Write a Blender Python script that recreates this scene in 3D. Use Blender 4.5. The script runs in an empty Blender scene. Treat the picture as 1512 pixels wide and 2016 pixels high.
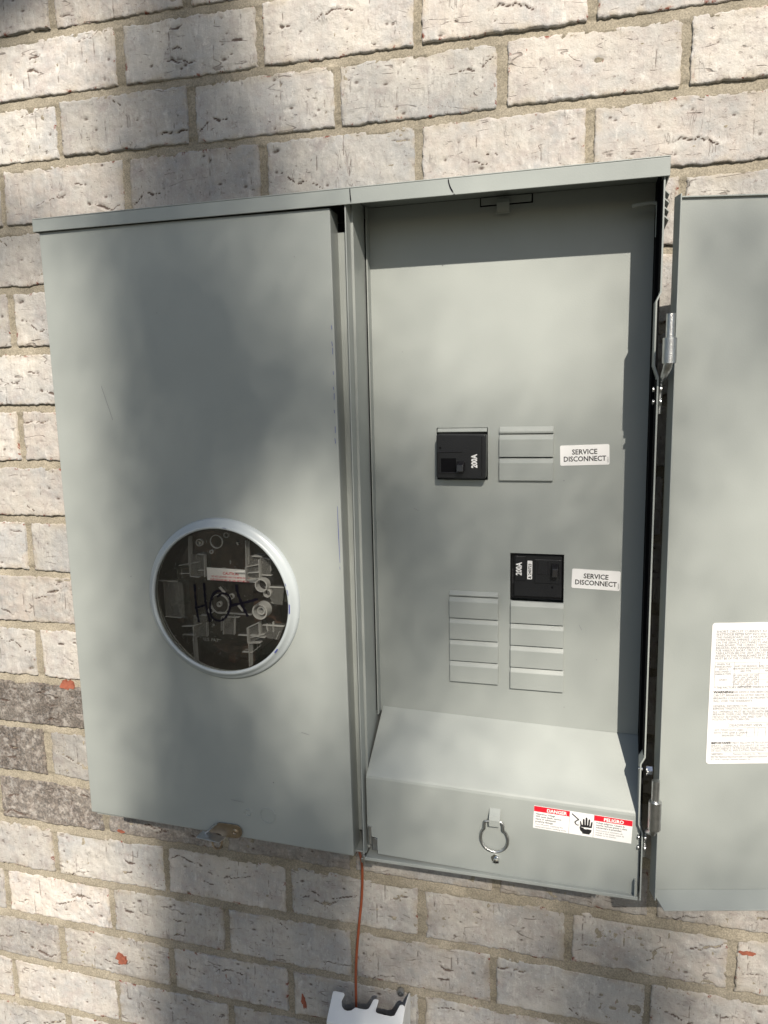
import bpy, bmesh, math, random
import numpy as np
from mathutils import Vector, Matrix, Euler

random.seed(7)
RNG = np.random.default_rng(7)
scene = bpy.context.scene
C = scene.collection
R = math.radians
PI = math.pi
GZ = 1.9            # height of the measuring origin above the ground

# ---------------------------------------------------------------- camera
cam_d = bpy.data.cameras.new('camera')
cam = bpy.data.objects.new('camera', cam_d)
C.objects.link(cam)
cam_d.sensor_fit = 'AUTO'
cam_d.sensor_width = 36.0
cam_d.lens = 36.0 * 1464.95 / 2016.0
cam_d.clip_start = 0.02
cam_d.clip_end = 800
r_ = Vector((0.966054, 0.258080, -0.011583))
u_ = Vector((-0.025271, 0.139028, 0.989966))
w_ = Vector((-0.257101, 0.956068, -0.140830))
cam.matrix_world = Matrix(((r_.x, u_.x, -w_.x, 0.78755), (r_.y, u_.y, -w_.y, -0.91092),
                           (r_.z, u_.z, -w_.z, -0.49208 + GZ), (0, 0, 0, 1)))
scene.camera = cam

# ---------------------------------------------------------------- light
SUN = Vector((0.264, -0.7728, 0.565)).normalized()     # towards the sun
world = bpy.data.worlds.new("World")
scene.world = world
world.use_nodes = True
wn = world.node_tree
wn.nodes.clear()
sky = wn.nodes.new('ShaderNodeTexSky')
sky.sky_type = 'NISHITA'
sky.sun_disc = False
sky.sun_elevation = math.asin(SUN.z)
sky.sun_rotation = math.atan2(SUN.x, SUN.y)
bg = wn.nodes.new('ShaderNodeBackground')
bg.inputs['Strength'].default_value = 0.06
wo = wn.nodes.new('ShaderNodeOutputWorld')
wn.links.new(sky.outputs[0], bg.inputs[0])
wn.links.new(bg.outputs[0], wo.inputs[0])
sun_d = bpy.data.lights.new('sun', 'SUN')
sun_d.energy = 4.6
sun_d.angle = R(0.53)
sun_d.color = (1.0, 0.915, 0.80)
sun_o = bpy.data.objects.new('sun', sun_d)
C.objects.link(sun_o)
sun_o.rotation_euler = (-SUN).to_track_quat('-Z', 'Y').to_euler()
sun_o.location = (2, -6, 6)
scene.view_settings.view_transform = 'Standard'
scene.view_settings.look = 'None'
scene.view_settings.gamma = 1
scene.view_settings.use_curve_mapping = False
scene.view_settings.exposure = 0.60

# ---------------------------------------------------------------- helpers
def new_mat(name):
    m = bpy.data.materials.new(name)
    m.use_nodes = True
    nt = m.node_tree
    bs = nt.nodes['Principled BSDF']
    return m, nt, bs

def simple(name, col, rough=0.5, metal=0.0, spec=0.5, bump=0.0, bscale=400, var=0.0, vscale=20):
    m, nt, bs = new_mat(name)
    bs.inputs['Base Color'].default_value = (*col, 1)
    bs.inputs['Roughness'].default_value = rough
    bs.inputs['Metallic'].default_value = metal
    bs.inputs['Specular IOR Level'].default_value = spec
    tc = nt.nodes.new('ShaderNodeTexCoord')
    if bump:
        n = nt.nodes.new('ShaderNodeTexNoise'); n.inputs['Scale'].default_value = bscale
        n.inputs['Detail'].default_value = 3
        nt.links.new(tc.outputs['Object'], n.inputs['Vector'])
        b = nt.nodes.new('ShaderNodeBump'); b.inputs['Strength'].default_value = bump
        b.inputs['Distance'].default_value = 0.001
        nt.links.new(n.outputs['Fac'], b.inputs['Height'])
        nt.links.new(b.outputs[0], bs.inputs['Normal'])
    if var:
        n = nt.nodes.new('ShaderNodeTexNoise'); n.inputs['Scale'].default_value = vscale
        n.inputs['Detail'].default_value = 5
        nt.links.new(tc.outputs['Object'], n.inputs['Vector'])
        r = nt.nodes.new('ShaderNodeValToRGB')
        r.color_ramp.elements[0].position = 0.3; r.color_ramp.elements[1].position = 0.7
        r.color_ramp.elements[0].color = (*[c * (1 - var) for c in col], 1)
        r.color_ramp.elements[1].color = (*[min(1, c * (1 + var)) for c in col], 1)
        nt.links.new(n.outputs['Fac'], r.inputs[0])
        nt.links.new(r.outputs[0], bs.inputs['Base Color'])
    return m

def link_obj(name, me, mat=None, parent=None):
    if mat is not None and not me.materials:
        me.materials.append(mat)
    o = bpy.data.objects.new(name, me)
    C.objects.link(o)
    if parent is not None:
        o.parent = parent
    return o

class MB:
    """collects shapes into one mesh"""
    def __init__(s): s.bm = bmesh.new()
    def box(s, x0, x1, y0, y1, z0, z1):
        v = [s.bm.verts.new(p) for p in [(x0,y0,z0),(x1,y0,z0),(x1,y1,z0),(x0,y1,z0),(x0,y0,z1),(x1,y0,z1),(x1,y1,z1),(x0,y1,z1)]]
        for f in [(0,3,2,1),(4,5,6,7),(0,1,5,4),(1,2,6,5),(2,3,7,6),(3,0,4,7)]:
            s.bm.faces.new([v[i] for i in f])
        return s
    def hexa(s, pts):
        v = [s.bm.verts.new(p) for p in pts]
        for f in [(0,3,2,1),(4,5,6,7),(0,1,5,4),(1,2,6,5),(2,3,7,6),(3,0,4,7)]:
            s.bm.faces.new([v[i] for i in f])
        return s
    def prism(s, poly, fn, d0, d1):
        """poly of (a,b); fn(a,b,d)->xyz"""
        A = [s.bm.verts.new(fn(a, b, d0)) for a, b in poly]
        B = [s.bm.verts.new(fn(a, b, d1)) for a, b in poly]
        n = len(poly)
        fa = s.bm.faces.new(A); fb = s.bm.faces.new(B[::-1])
        for i in range(n):
            s.bm.faces.new((A[i], B[i], B[(i+1) % n], A[(i+1) % n]))
        return s
    def sheet(s, line, fn, w0, w1, t):
        """bent sheet: open polyline (a,b) of thickness t, extruded from w0 to w1"""
        L = [Vector(p) for p in line]; off = []
        for i, p in enumerate(L):
            ns = []
            if i > 0: d = (L[i]-L[i-1]).normalized(); ns.append(Vector((-d.y, d.x)))
            if i < len(L)-1: d = (L[i+1]-L[i]).normalized(); ns.append(Vector((-d.y, d.x)))
            n = sum(ns, Vector((0, 0))).normalized()
            n = n / max(0.3, n.dot(ns[0]))
            off.append(p + n * t)
        poly = [tuple(p) for p in L] + [tuple(p) for p in off[::-1]]
        n = len(L)
        A = [s.bm.verts.new(fn(a, b, w0)) for a, b in poly]
        B = [s.bm.verts.new(fn(a, b, w1)) for a, b in poly]
        m = len(poly)
        for i in range(m):
            s.bm.faces.new((A[i], B[i], B[(i+1) % m], A[(i+1) % m]))
        for i in range(n-1):
            j = m-1-i
            s.bm.faces.new((A[i], A[i+1], A[j-1], A[j]))
            s.bm.faces.new((B[j], B[j-1], B[i+1], B[i]))
        return s
    def cyl(s, c, ax, r, h, n=20, r2=None):
        ax = Vector(ax).normalized(); c = Vector(c)
        u = ax.orthogonal().normalized(); v = ax.cross(u)
        r2 = r if r2 is None else r2
        A = [s.bm.verts.new(c + (u*math.cos(2*PI*i/n) + v*math.sin(2*PI*i/n))*r) for i in range(n)]
        B = [s.bm.verts.new(c + ax*h + (u*math.cos(2*PI*i/n) + v*math.sin(2*PI*i/n))*r2) for i in range(n)]
        s.bm.faces.new(A[::-1]); s.bm.faces.new(B)
        for i in range(n):
            s.bm.faces.new((A[i], A[(i+1) % n], B[(i+1) % n], B[i]))
        return s
    def tube(s, pts, r, n=10, cyc=False):
        P = [Vector(p) for p in pts]; rings = []
        up = None
        m = len(P)
        for i, p in enumerate(P):
            if cyc: d = (P[(i+1) % m]-P[i-1]).normalized()
            else: d = (P[min(i+1, m-1)]-P[max(i-1, 0)]).normalized()
            if up is None: up = d.orthogonal().normalized()
            up = (up - d*up.dot(d)).normalized(); v = d.cross(up)
            rr = r[i] if isinstance(r, (list, tuple)) else r
            rings.append([s.bm.verts.new(p + (up*math.cos(2*PI*k/n)+v*math.sin(2*PI*k/n))*rr) for k in range(n)])
        for i in range(m if cyc else m-1):
            a, b = rings[i], rings[(i+1) % m]
            for k in range(n):
                s.bm.faces.new((a[k], a[(k+1) % n], b[(k+1) % n], b[k]))
        if not cyc:
            s.bm.faces.new(rings[0][::-1]); s.bm.faces.new(rings[-1])
        return s
    def lathe(s, c, prof, n=64, ax='y'):
        """prof: list of (radius, offset along -y)"""
        rings = []
        for rad, o in prof:
            rings.append([s.bm.verts.new((c[0]+rad*math.cos(2*PI*k/n), c[1]-o, c[2]+rad*math.sin(2*PI*k/n))) for k in range(n)])
        for i in range(len(rings)-1):
            a, b = rings[i], rings[i+1]
            for k in range(n):
                s.bm.faces.new((a[k], a[(k+1) % n], b[(k+1) % n], b[k]))
        return s
    def ribbon(s, pts, w, y, th=0.00015):
        """flat stroke in the x-z plane at depth y, facing -y"""
        P = [Vector((p[0], p[1])) for p in pts]; m = len(P); L = []
        for i, p in enumerate(P):
            d = (P[min(i+1, m-1)]-P[max(i-1, 0)]).normalized(); nn = Vector((-d.y, d.x))
            ww = w[i] if isinstance(w, (list, tuple)) else w
            L.append((s.bm.verts.new((p.x+nn.x*ww/2, y, p.y+nn.y*ww/2)), s.bm.verts.new((p.x-nn.x*ww/2, y, p.y-nn.y*ww/2))))
        for i in range(m-1):
            s.bm.faces.new((L[i][0], L[i][1], L[i+1][1], L[i+1][0]))
        return s
    def build(s, name, mat, parent=None, bevel=0.0, seg=2, smooth=False, ang=40):
        bmesh.ops.remove_doubles(s.bm, verts=s.bm.verts, dist=1e-6)
        bmesh.ops.recalc_face_normals(s.bm, faces=s.bm.faces)
        me = bpy.data.meshes.new(name); s.bm.to_mesh(me); s.bm.free()
        if smooth:
            me.shade_smooth()
            me.set_sharp_from_angle(angle=R(ang))
        o = link_obj(name, me, mat, parent)
        if bevel:
            b = o.modifiers.new('bevel', 'BEVEL'); b.width = bevel; b.segments = seg
            b.limit_method = 'ANGLE'; b.angle_limit = R(30)
        return o

def thing(name, label, cat, loc=(0, 0, 0), rot=(0, 0, 0), group=None):
    o = bpy.data.objects.new(name, None); C.objects.link(o)
    o.empty_display_size = 0.05
    o.location = loc; o.rotation_euler = rot
    o['label'] = label; o['category'] = cat
    if group: o['group'] = group
    return o

def catmull(pts, k=6, cyc=False):
    P = [Vector(p) for p in pts]; n = len(P); out = []
    rng = range(n if cyc else n-1)
    for i in rng:
        if cyc: a, b, c, d = P[i-1], P[i], P[(i+1) % n], P[(i+2) % n]
        else: a, b, c, d = P[max(i-1, 0)], P[i], P[i+1], P[min(i+2, n-1)]
        for j in range(k):
            t = j/k
            out.append(0.5*((2*b)+(-a+c)*t+(2*a-5*b+4*c-d)*t*t+(-a+3*b-3*c+d)*t**3))
    if not cyc: out.append(P[-1])
    return out

# text -> mesh, in a plane given by origin, u (reading direction), v (up), n (towards the reader)
def text_faces(items, name, mat, parent, o, u, v, n, lift=0.0002):
    """items: (string, a, b, size, xscale, align, bold) with a,b measured along u,v from o"""
    o, u, v, n = Vector(o), Vector(u).normalized(), Vector(v).normalized(), Vector(n).normalized()
    bm = bmesh.new()
    for (s, a, b, size, xs, al, bold) in items:
        cu = bpy.data.curves.new('t', 'FONT'); cu.body = s; cu.size = size
        cu.resolution_u = 2; cu.offset = bold; cu.align_x = al; cu.fill_mode = 'FRONT'
        ob = bpy.data.objects.new('t', cu)
        me = bpy.data.meshes.new_from_object(ob)
        base = len(bm.verts)
        vs = [bm.verts.new(o + u*(a + p.co.x*xs) + v*(b + p.co.y) + n*lift) for p in me.vertices]
        for f in me.polygons:
            try: bm.faces.new([vs[i] for i in f.vertices])
            except ValueError: pass
        bpy.data.objects.remove(ob); bpy.data.curves.remove(cu); bpy.data.meshes.remove(me)
    me = bpy.data.meshes.new(name); bm.to_mesh(me); bm.free()
    return link_obj(name, me, mat, parent)

def rrect(cx, cz, w, h, r, a=0.0, n=5):
    pts = []
    for (sx, sz, st) in ((1, 1, 0), (-1, 1, 90), (-1, -1, 180), (1, -1, 270)):
        for k in range(n+1):
            t = R(st + 90*k/n)
            pts.append((sx*(w/2-r)+r*math.cos(t), sz*(h/2-r)+r*math.sin(t)))
    ca, sa = math.cos(a), math.sin(a)
    return [(cx+x*ca-z*sa, cz+x*sa+z*ca) for x, z in pts]

XZ = lambda a, b, d: (a, d, b)          # prism drawn in x-z, extruded in y
YZ = lambda a, b, d: (d, a, b)          # prism drawn in y-z, extruded in x
XY = lambda a, b, d: (a, b, d)          # prism drawn in x-y, extruded in z

# ---------------------------------------------------------------- numpy value noise
def lattice(nx, nz, seed):
    return np.random.default_rng(seed).random((nz, nx))
def vnoise(x, z, seed):
    n = 64
    G = lattice(n, n, seed)
    xi = np.floor(x).astype(int); zi = np.floor(z).astype(int)
    fx = x-xi; fz = z-zi
    fx = fx*fx*(3-2*fx); fz = fz*fz*(3-2*fz)
    g = lambda a, b: G[b % n, a % n]
    return ((g(xi, zi)*(1-fx)+g(xi+1, zi)*fx)*(1-fz) + (g(xi, zi+1)*(1-fx)+g(xi+1, zi+1)*fx)*fz)*2-1
def fbm(x, z, seed, oct=4):
    s = 0; a = 1; t = 0
    for k in range(oct):
        s = s + a*vnoise(x*2**k+17.3*k, z*2**k+5.1*k, seed+k); t += a; a *= .55
    return s/t

# ---------------------------------------------------------------- materials
def brick_material():
    m, nt, bs = new_mat('whitewashed_clay')
    N = nt.nodes.new; Lk = nt.links.new
    tc = N('ShaderNodeTexCoord'); oi = N('ShaderNodeObjectInfo')
    mul = N('ShaderNodeVectorMath'); mul.operation = 'MULTIPLY_ADD'
    comb = N('ShaderNodeCombineXYZ')
    for i in range(3): Lk(oi.outputs['Random'], comb.inputs[i])
    mul.inputs[1].default_value = (13.7, 7.1, 23.9)
    Lk(comb.outputs[0], mul.inputs[0]); Lk(tc.outputs['Object'], mul.inputs[2])
    vec = mul.outputs[0]
    sep = N('ShaderNodeSeparateColor'); Lk(oi.outputs['Color'], sep.inputs[0])
    dark, pink, lum = sep.outputs[0], sep.outputs[1], sep.outputs[2]
    def mapv(sx, sy, sz):
        q = N('ShaderNodeVectorMath'); q.operation = 'MULTIPLY'; q.inputs[1].default_value = (sx, sy, sz)
        Lk(vec, q.inputs[0]); return q.outputs[0]
    def noise(v, sc, det=4, rough=.55):
        n = N('ShaderNodeTexNoise'); n.inputs['Scale'].default_value = sc
        n.inputs['Detail'].default_value = det; n.inputs['Roughness'].default_value = rough
        Lk(v, n.inputs['Vector']); return n.outputs['Fac']
    def ramp(f, p0, p1, a=0.0, b=1.0):
        r = N('ShaderNodeMapRange'); r.inputs[1].default_value = p0; r.inputs[2].default_value = p1
        r.inputs[3].default_value = a; r.inputs[4].default_value = b; r.clamp = True
        Lk(f, r.inputs[0]); return r.outputs[0]
    def math_(op, a, b):
        q = N('ShaderNodeMath'); q.operation = op; q.use_clamp = True
        for i, x in enumerate((a, b)):
            if isinstance(x, (int, float)): q.inputs[i].default_value = x
            else: Lk(x, q.inputs[i])
        return q.outputs[0]
    def mix(f, a, b):
        q = N('ShaderNodeMix'); q.data_type = 'RGBA'
        if isinstance(f, (int, float)): q.inputs[0].default_value = f
        else: Lk(f, q.inputs[0])
        for i, x in ((6, a), (7, b)):
            if isinstance(x, tuple): q.inputs[i].default_value = (*x, 1)
            else: Lk(x, q.inputs[i])
        return q.outputs[2]
    big = noise(vec, 14, 5); mid = noise(vec, 60, 5); fine = noise(vec, 420, 4)
    streak = noise(mapv(1.0, 1.0, .13), 260, 4, .6)
    col = mix(ramp(big, .38, .62), (.36, .36, .355), (.490, .468, .428))
    col = mix(math_('MULTIPLY', pink, ramp(mid, .35, .65)), col, (.48, .425, .38))
    smask = ramp(noise(vec, 26, 4), .42, .62)
    col = mix(math_('MULTIPLY', smask, ramp(streak, .52, .68, 0, .38)), col, (.58, .565, .53))
    col = mix(math_('MULTIPLY', smask, ramp(streak, .30, .42, .5, 0)), col, (.27, .245, .235))
    # thin ragged fissures and scratches
    def ridge(f, w):
        a = N('ShaderNodeMath'); a.operation = 'SUBTRACT'; Lk(f, a.inputs[0]); a.inputs[1].default_value = .5
        b_ = N('ShaderNodeMath'); b_.operation = 'ABSOLUTE'; Lk(a.outputs[0], b_.inputs[0])
        return ramp(b_.outputs[0], w*.4, w, 1, 0)
    fis = math_('MULTIPLY', ridge(noise(mapv(.55, 1, 2.6), 15, 2, .5), .008), ramp(noise(vec, 60, 4), .54, .62))
    scr = math_('MULTIPLY', ridge(noise(mapv(1, 1, .16), 70, 3, .6), .010), ramp(noise(vec, 34, 3), .56, .64))
    pit = math_('MULTIPLY', ramp(noise(mapv(1, 1, 1.7), 120, 4, .6), .66, .70), ramp(noise(vec, 30, 3), .50, .60))
    fis = math_('MAXIMUM', math_('MAXIMUM', fis, math_('MULTIPLY', scr, .7)), pit)
    # tan mortar smears towards the arrises
    ae = N('ShaderNodeAttribute'); ae.attribute_name = 'edge'
    ac = N('ShaderNodeAttribute'); ac.attribute_name = 'crack'
    sm = math_('MULTIPLY', ramp(noise(vec, 35, 5), .46, .60), ramp(ae.outputs['Fac'], .0, .9, .12, .8))
    col = mix(sm, col, (.40, .355, .29))
    col = mix(math_('MULTIPLY', ramp(noise(vec, 45, 6, .7), .50, .66), .55), col, (.33, .29, .275))
    col = mix(math_('MULTIPLY', ramp(noise(mapv(1, 1, .5), 90, 6, .75), .55, .68), .6), col, (.60, .585, .55))
    # pale grit, dark specks
    col = mix(ramp(fine, .60, .70, 0, .6), col, (.60, .575, .54))
    col = mix(ramp(noise(vec, 210, 5, .7), .60, .68, 0, .75), col, (.19, .155, .14))
    # clay showing through along broken arrises, red
    red = math_('MULTIPLY', ramp(noise(vec, 75, 6, .7), .59, .63), ramp(ae.outputs['Fac'], .55, .9))
    col = mix(red, col, (.20, .065, .042))
    red2 = math_('MULTIPLY', ramp(noise(mapv(1, 1, .4), 55, 6, .75), .685, .70), .8)
    col = mix(red2, col, (.24, .085, .055))
    # burnt and other dark bricks
    dk = math_('MULTIPLY', dark, ramp(noise(vec, 85, 8, .75), .48, .62, 1.0, .42))
    dk = math_('MULTIPLY', dk, ramp(big, .30, .60, 1.0, .85))
    col = mix(dk, col, mix(ramp(noise(vec, 300, 5, .7), .4, .6), (.040, .036, .034), (.16, .135, .115)))
    col = mix(math_('MULTIPLY', fis, .6), col, (.14, .11, .095))
    # open fissures turn dark brown
    col = mix(ramp(ac.outputs['Fac'], .18, .6, 0, .9), col, (.075, .05, .04))
    hv = N('ShaderNodeHueSaturation'); Lk(col, hv.inputs['Color'])
    Lk(ramp(lum, 0, 1, .60, 1.15), hv.inputs['Value'])
    Lk(hv.outputs[0], bs.inputs['Base Color'])
    bs.inputs['Roughness'].default_value = .9
    bs.inputs['Specular IOR Level'].default_value = .25
    hsum = N('ShaderNodeMath'); hsum.operation = 'MULTIPLY_ADD'
    Lk(streak, hsum.inputs[0]); hsum.inputs[1].default_value = .3
    hs2 = N('ShaderNodeMath'); hs2.operation = 'MULTIPLY_ADD'; Lk(fine, hs2.inputs[0]); hs2.inputs[1].default_value = .55
    Lk(noise(vec, 130, 5, .65), hs2.inputs[2]); Lk(hs2.outputs[0], hsum.inputs[2])
    b = N('ShaderNodeBump'); b.inputs['Strength'].default_value = .6; b.inputs['Distance'].default_value = .0021
    hs3 = N('ShaderNodeMath'); hs3.operation = 'MULTIPLY_ADD'; Lk(fis, hs3.inputs[0]); hs3.inputs[1].default_value = -1.1
    Lk(hsum.outputs[0], hs3.inputs[2])
    Lk(hs3.outputs[0], b.inputs['Height']); Lk(b.outputs[0], bs.inputs['Normal'])
    return m

def mortar_material():
    m, nt, bs = new_mat('tan_mortar')
    N = nt.nodes.new; Lk = nt.links.new
    tc = N('ShaderNodeTexCoord')
    def noise(sc, det=5, rough=.6):
        n = N('ShaderNodeTexNoise'); n.inputs['Scale'].default_value = sc
        n.inputs['Detail'].default_value = det; n.inputs['Roughness'].default_value = rough
        Lk(tc.outputs['Object'], n.inputs['Vector']); return n.outputs['Fac']
    r = N('ShaderNodeValToRGB'); e = r.color_ramp.elements
    e[0].position = .3; e[0].color = (.235, .21, .16, 1); e[1].position = .72; e[1].color = (.38, .34, .27, 1)
    Lk(noise(22), r.inputs[0])
    r2 = N('ShaderNodeValToRGB'); e = r2.color_ramp.elements
    e[0].position = .40; e[0].color = (.72, .72, .72, 1); e[1].position = .62; e[1].color = (1.12, 1.12, 1.12, 1)
    Lk(noise(520, 4, .7), r2.inputs[0])
    mx = N('ShaderNodeMix'); mx.data_type = 'RGBA'; mx.blend_type = 'MULTIPLY'; mx.inputs[0].default_value = 1
    Lk(r.outputs[0], mx.inputs[6]); Lk(r2.outputs[0], mx.inputs[7])
    Lk(mx.outputs[2], bs.inputs['Base Color'])
    bs.inputs['Roughness'].default_value = .95; bs.inputs['Specular IOR Level'].default_value = .2
    b = N('ShaderNodeBump'); b.inputs['Strength'].default_value = .8; b.inputs['Distance'].default_value = .0014
    Lk(noise(480, 4, .7), b.inputs['Height']); Lk(b.outputs[0], bs.inputs['Normal'])
    return m

def powder_material(name='grey_powder_coat', col=(.314, .338, .322), rough=.38):
    m, nt, bs = new_mat(name)
    N = nt.nodes.new; Lk = nt.links.new
    tc = N('ShaderNodeTexCoord')
    n = N('ShaderNodeTexNoise'); n.inputs['Scale'].default_value = 5; n.inputs['Detail'].default_value = 6
    n.inputs['Roughness'].default_value = .6
    Lk(tc.outputs['Object'], n.inputs['Vector'])
    r = N('ShaderNodeValToRGB'); e = r.color_ramp.elements
    e[0].position = .3; e[0].color = (*[c*.96 for c in col], 1); e[1].position = .7; e[1].color = (*[c*1.04 for c in col], 1)
    Lk(n.outputs['Fac'], r.inputs[0]); Lk(r.outputs[0], bs.inputs['Base Color'])
    n3 = N('ShaderNodeTexNoise'); n3.inputs['Scale'].default_value = 28; n3.inputs['Detail'].default_value = 8
    Lk(tc.outputs['Object'], n3.inputs['Vector'])
    mr = N('ShaderNodeMapRange'); mr.inputs[1].default_value = .3; mr.inputs[2].default_value = .7
    mr.inputs[3].default_value = rough-.05; mr.inputs[4].default_value = rough+.09
    Lk(n3.outputs['Fac'], mr.inputs[0]); Lk(mr.outputs[0], bs.inputs['Roughness'])
    bs.inputs['Specular IOR Level'].default_value = .5
    n2 = N('ShaderNodeTexNoise'); n2.inputs['Scale'].default_value = 700; n2.inputs['Detail'].default_value = 2
    Lk(tc.outputs['Object'], n2.inputs['Vector'])
    n4 = N('ShaderNodeTexNoise'); n4.inputs['Scale'].default_value = 9; n4.inputs['Detail'].default_value = 1
    Lk(tc.outputs['Object'], n4.inputs['Vector'])
    b = N('ShaderNodeBump'); b.inputs['Strength'].default_value = .22; b.inputs['Distance'].default_value = .0004
    Lk(n2.outputs['Fac'], b.inputs['Height'])
    b2 = N('ShaderNodeBump'); b2.inputs['Strength'].default_value = .45; b2.inputs['Distance'].default_value = .004
    Lk(n4.outputs['Fac'], b2.inputs['Height']); Lk(b.outputs[0], b2.inputs['Normal'])
    Lk(b2.outputs[0], bs.inputs['Normal'])
    return m

def clear_material(name, tint=(.93, .95, .94), gloss=.12, rough=.04, haze=0.0):
    m = bpy.data.materials.new(name); m.use_nodes = True
    nt = m.node_tree; nt.nodes.clear(); N = nt.nodes.new; Lk = nt.links.new
    out = N('ShaderNodeOutputMaterial'); tr = N('ShaderNodeBsdfTransparent'); gl = N('ShaderNodeBsdfGlossy')
    tr.inputs[0].default_value = (*tint, 1); gl.inputs['Roughness'].default_value = rough
    lw = N('ShaderNodeFresnel'); lw.inputs['IOR'].default_value = 1.45
    ad = N('ShaderNodeMath'); ad.operation = 'ADD'; ad.inputs[1].default_value = gloss; ad.use_clamp = True
    Lk(lw.outputs[0], ad.inputs[0])
    mx = N('ShaderNodeMixShader'); Lk(ad.outputs[0], mx.inputs[0]); Lk(tr.outputs[0], mx.inputs[1]); Lk(gl.outputs[0], mx.inputs[2])
    last = mx
    if haze:
        df = N('ShaderNodeBsdfDiffuse'); df.inputs[0].default_value = (.86, .87, .86, 1)
        m2 = N('ShaderNodeMixShader'); m2.inputs[0].default_value = haze
        Lk(mx.outputs[0], m2.inputs[1]); Lk(df.outputs[0], m2.inputs[2]); last = m2
    Lk(last.outputs[0], out.inputs[0])
    return m

M_BRICK = brick_material()
M_MORTAR = mortar_material()
M_GREY = powder_material()
M_GREYD = powder_material('grey_powder_coat_hood', (.30, .326, .312), .33)
M_ZINC = simple('zinc_plated_steel', (.55, .56, .56), .32, 1.0, bump=.4, bscale=900, var=.15, vscale=120)
M_CHROME = simple('bright_plated_steel', (.75, .76, .76), .14, 1.0, bump=.1)
M_BRASS = simple('yellow_zinc_steel', (.34, .27, .19), .38, .85, bump=.3, var=.25, vscale=90)
M_BLACK = simple('black_moulded_plastic', (.010, .011, .013), .34, bump=.25, bscale=900)
M_BLACK2 = simple('black_toggle_plastic', (.016, .016, .018), .22)
M_SHADE = simple('black_shade_fill', (.006, .006, .007), .95, spec=.1)  # flat black standing in for deep shade in gaps and recesses
M_STICK = simple('white_vinyl_sticker', (.84, .84, .83), .42, var=.03, vscale=40)
M_PAPER = simple('white_paper_label', (.74, .735, .725), .6, var=.03, vscale=30)
M_INK = simple('black_ink', (.015, .015, .017), .5)
M_INKG = simple('grey_fine_print_ink', (.16, .16, .17), .6)
M_RED = simple('red_printed_ink', (.62, .012, .028), .45)
M_WHITEINK = simple('white_ink', (.80, .80, .79), .5)
M_MARK = simple('dark_marker_ink', (.006, .005, .010), .6, spec=.1)
M_BLUE = simple('blue_scuff_ink', (.05, .06, .25), .5)
M_WPLAST = simple('white_utility_plastic', (.80, .82, .82), .38, bump=.15, bscale=60, var=.04, vscale=25)
M_WIRE = simple('terracotta_wire_jacket', (.30, .075, .030), .45, bump=.2, bscale=300, var=.15, vscale=60)
M_CLEAR = clear_material('clear_meter_window', (.93, .93, .92), .015, .03)
M_RIB = clear_material('clear_moulded_ribs', (.82, .82, .81), .25, .10, .42)  # milky haze of the plastic, boosted to paint its white highlights
M_RIB2 = clear_material('clear_ridge_highlight', (.80, .80, .79), .30, .10, .42)
M_SOCK = simple('dark_socket_interior', (.045, .037, .032), .5, bump=.8, bscale=60, var=.8, vscale=40)  # brown mottling of the interior also stands in for reflections
M_SOCK2 = simple('brown_socket_block', (.085, .045, .033), .5, bump=.6, bscale=60, var=.7, vscale=50)
M_CLAY = simple('bare_red_clay', (.27, .085, .050), .9, bump=.8, bscale=300, var=.25, vscale=120)
M_BARK = simple('tree_bark', (.09, .07, .05), .9, bump=1.0, bscale=40, var=.3)

def leaf_material():
    m, nt, bs = new_mat('green_leaf')
    N = nt.nodes.new; Lk = nt.links.new
    g = N('ShaderNodeNewGeometry')
    r = N('ShaderNodeValToRGB'); e = r.color_ramp.elements
    e[0].color = (.04, .08, .02, 1); e[1].color = (.09, .13, .035, 1)
    Lk(g.outputs['Random Per Island'], r.inputs[0]); Lk(r.outputs[0], bs.inputs['Base Color'])
    bs.inputs['Roughness'].default_value = .55
    return m
M_LEAF = leaf_material()

# ================================================================ ground
def ground_material():
    m, nt, bs = new_mat('dry_soil_and_grass')
    N = nt.nodes.new; Lk = nt.links.new
    tc = N('ShaderNodeTexCoord'); n = N('ShaderNodeTexNoise'); n.inputs['Scale'].default_value = 3; n.inputs['Detail'].default_value = 8
    Lk(tc.outputs['Object'], n.inputs['Vector'])
    r = N('ShaderNodeValToRGB'); e = r.color_ramp.elements
    e[0].position = .35; e[0].color = (.034, .040, .026, 1); e[1].position = .65; e[1].color = (.060, .052, .040, 1)
    Lk(n.outputs['Fac'], r.inputs[0]); Lk(r.outputs[0], bs.inputs['Base Color'])
    bs.inputs['Roughness'].default_value = .95
    return m
bm = bmesh.new()
bmesh.ops.create_grid(bm, x_segments=60, y_segments=60, size=300)
me = bpy.data.meshes.new('ground'); bm.to_mesh(me); bm.free()
g = link_obj('ground', me, ground_material())
g['kind'] = 'structure'; g['label'] = 'dry soil and grass ground at the foot of the brick wall'

# ================================================================ brick wall
CO = 0.0813; MO = 0.19641          # course height, brick module
wall = thing('brick_wall', 'whitewashed brick wall with tan mortar joints behind the grey electrical panel', 'wall', (0, 0, 0))
JZ = [-.9, -.9, 2.5, 1.4, 1.5, -2.4, -2.0, -.3, .7, -.9, 0, -4.6, 2.4, -1.9, 1.5, -1.3, -1.3, 4.7, 5.0]
def joint_z(k):
    d = JZ[k]*.00065 if 0 <= k < len(JZ) else 0.0
    return GZ - k*CO + d
BH0 = 0.0702; BL0 = MO - 0.0106

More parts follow.
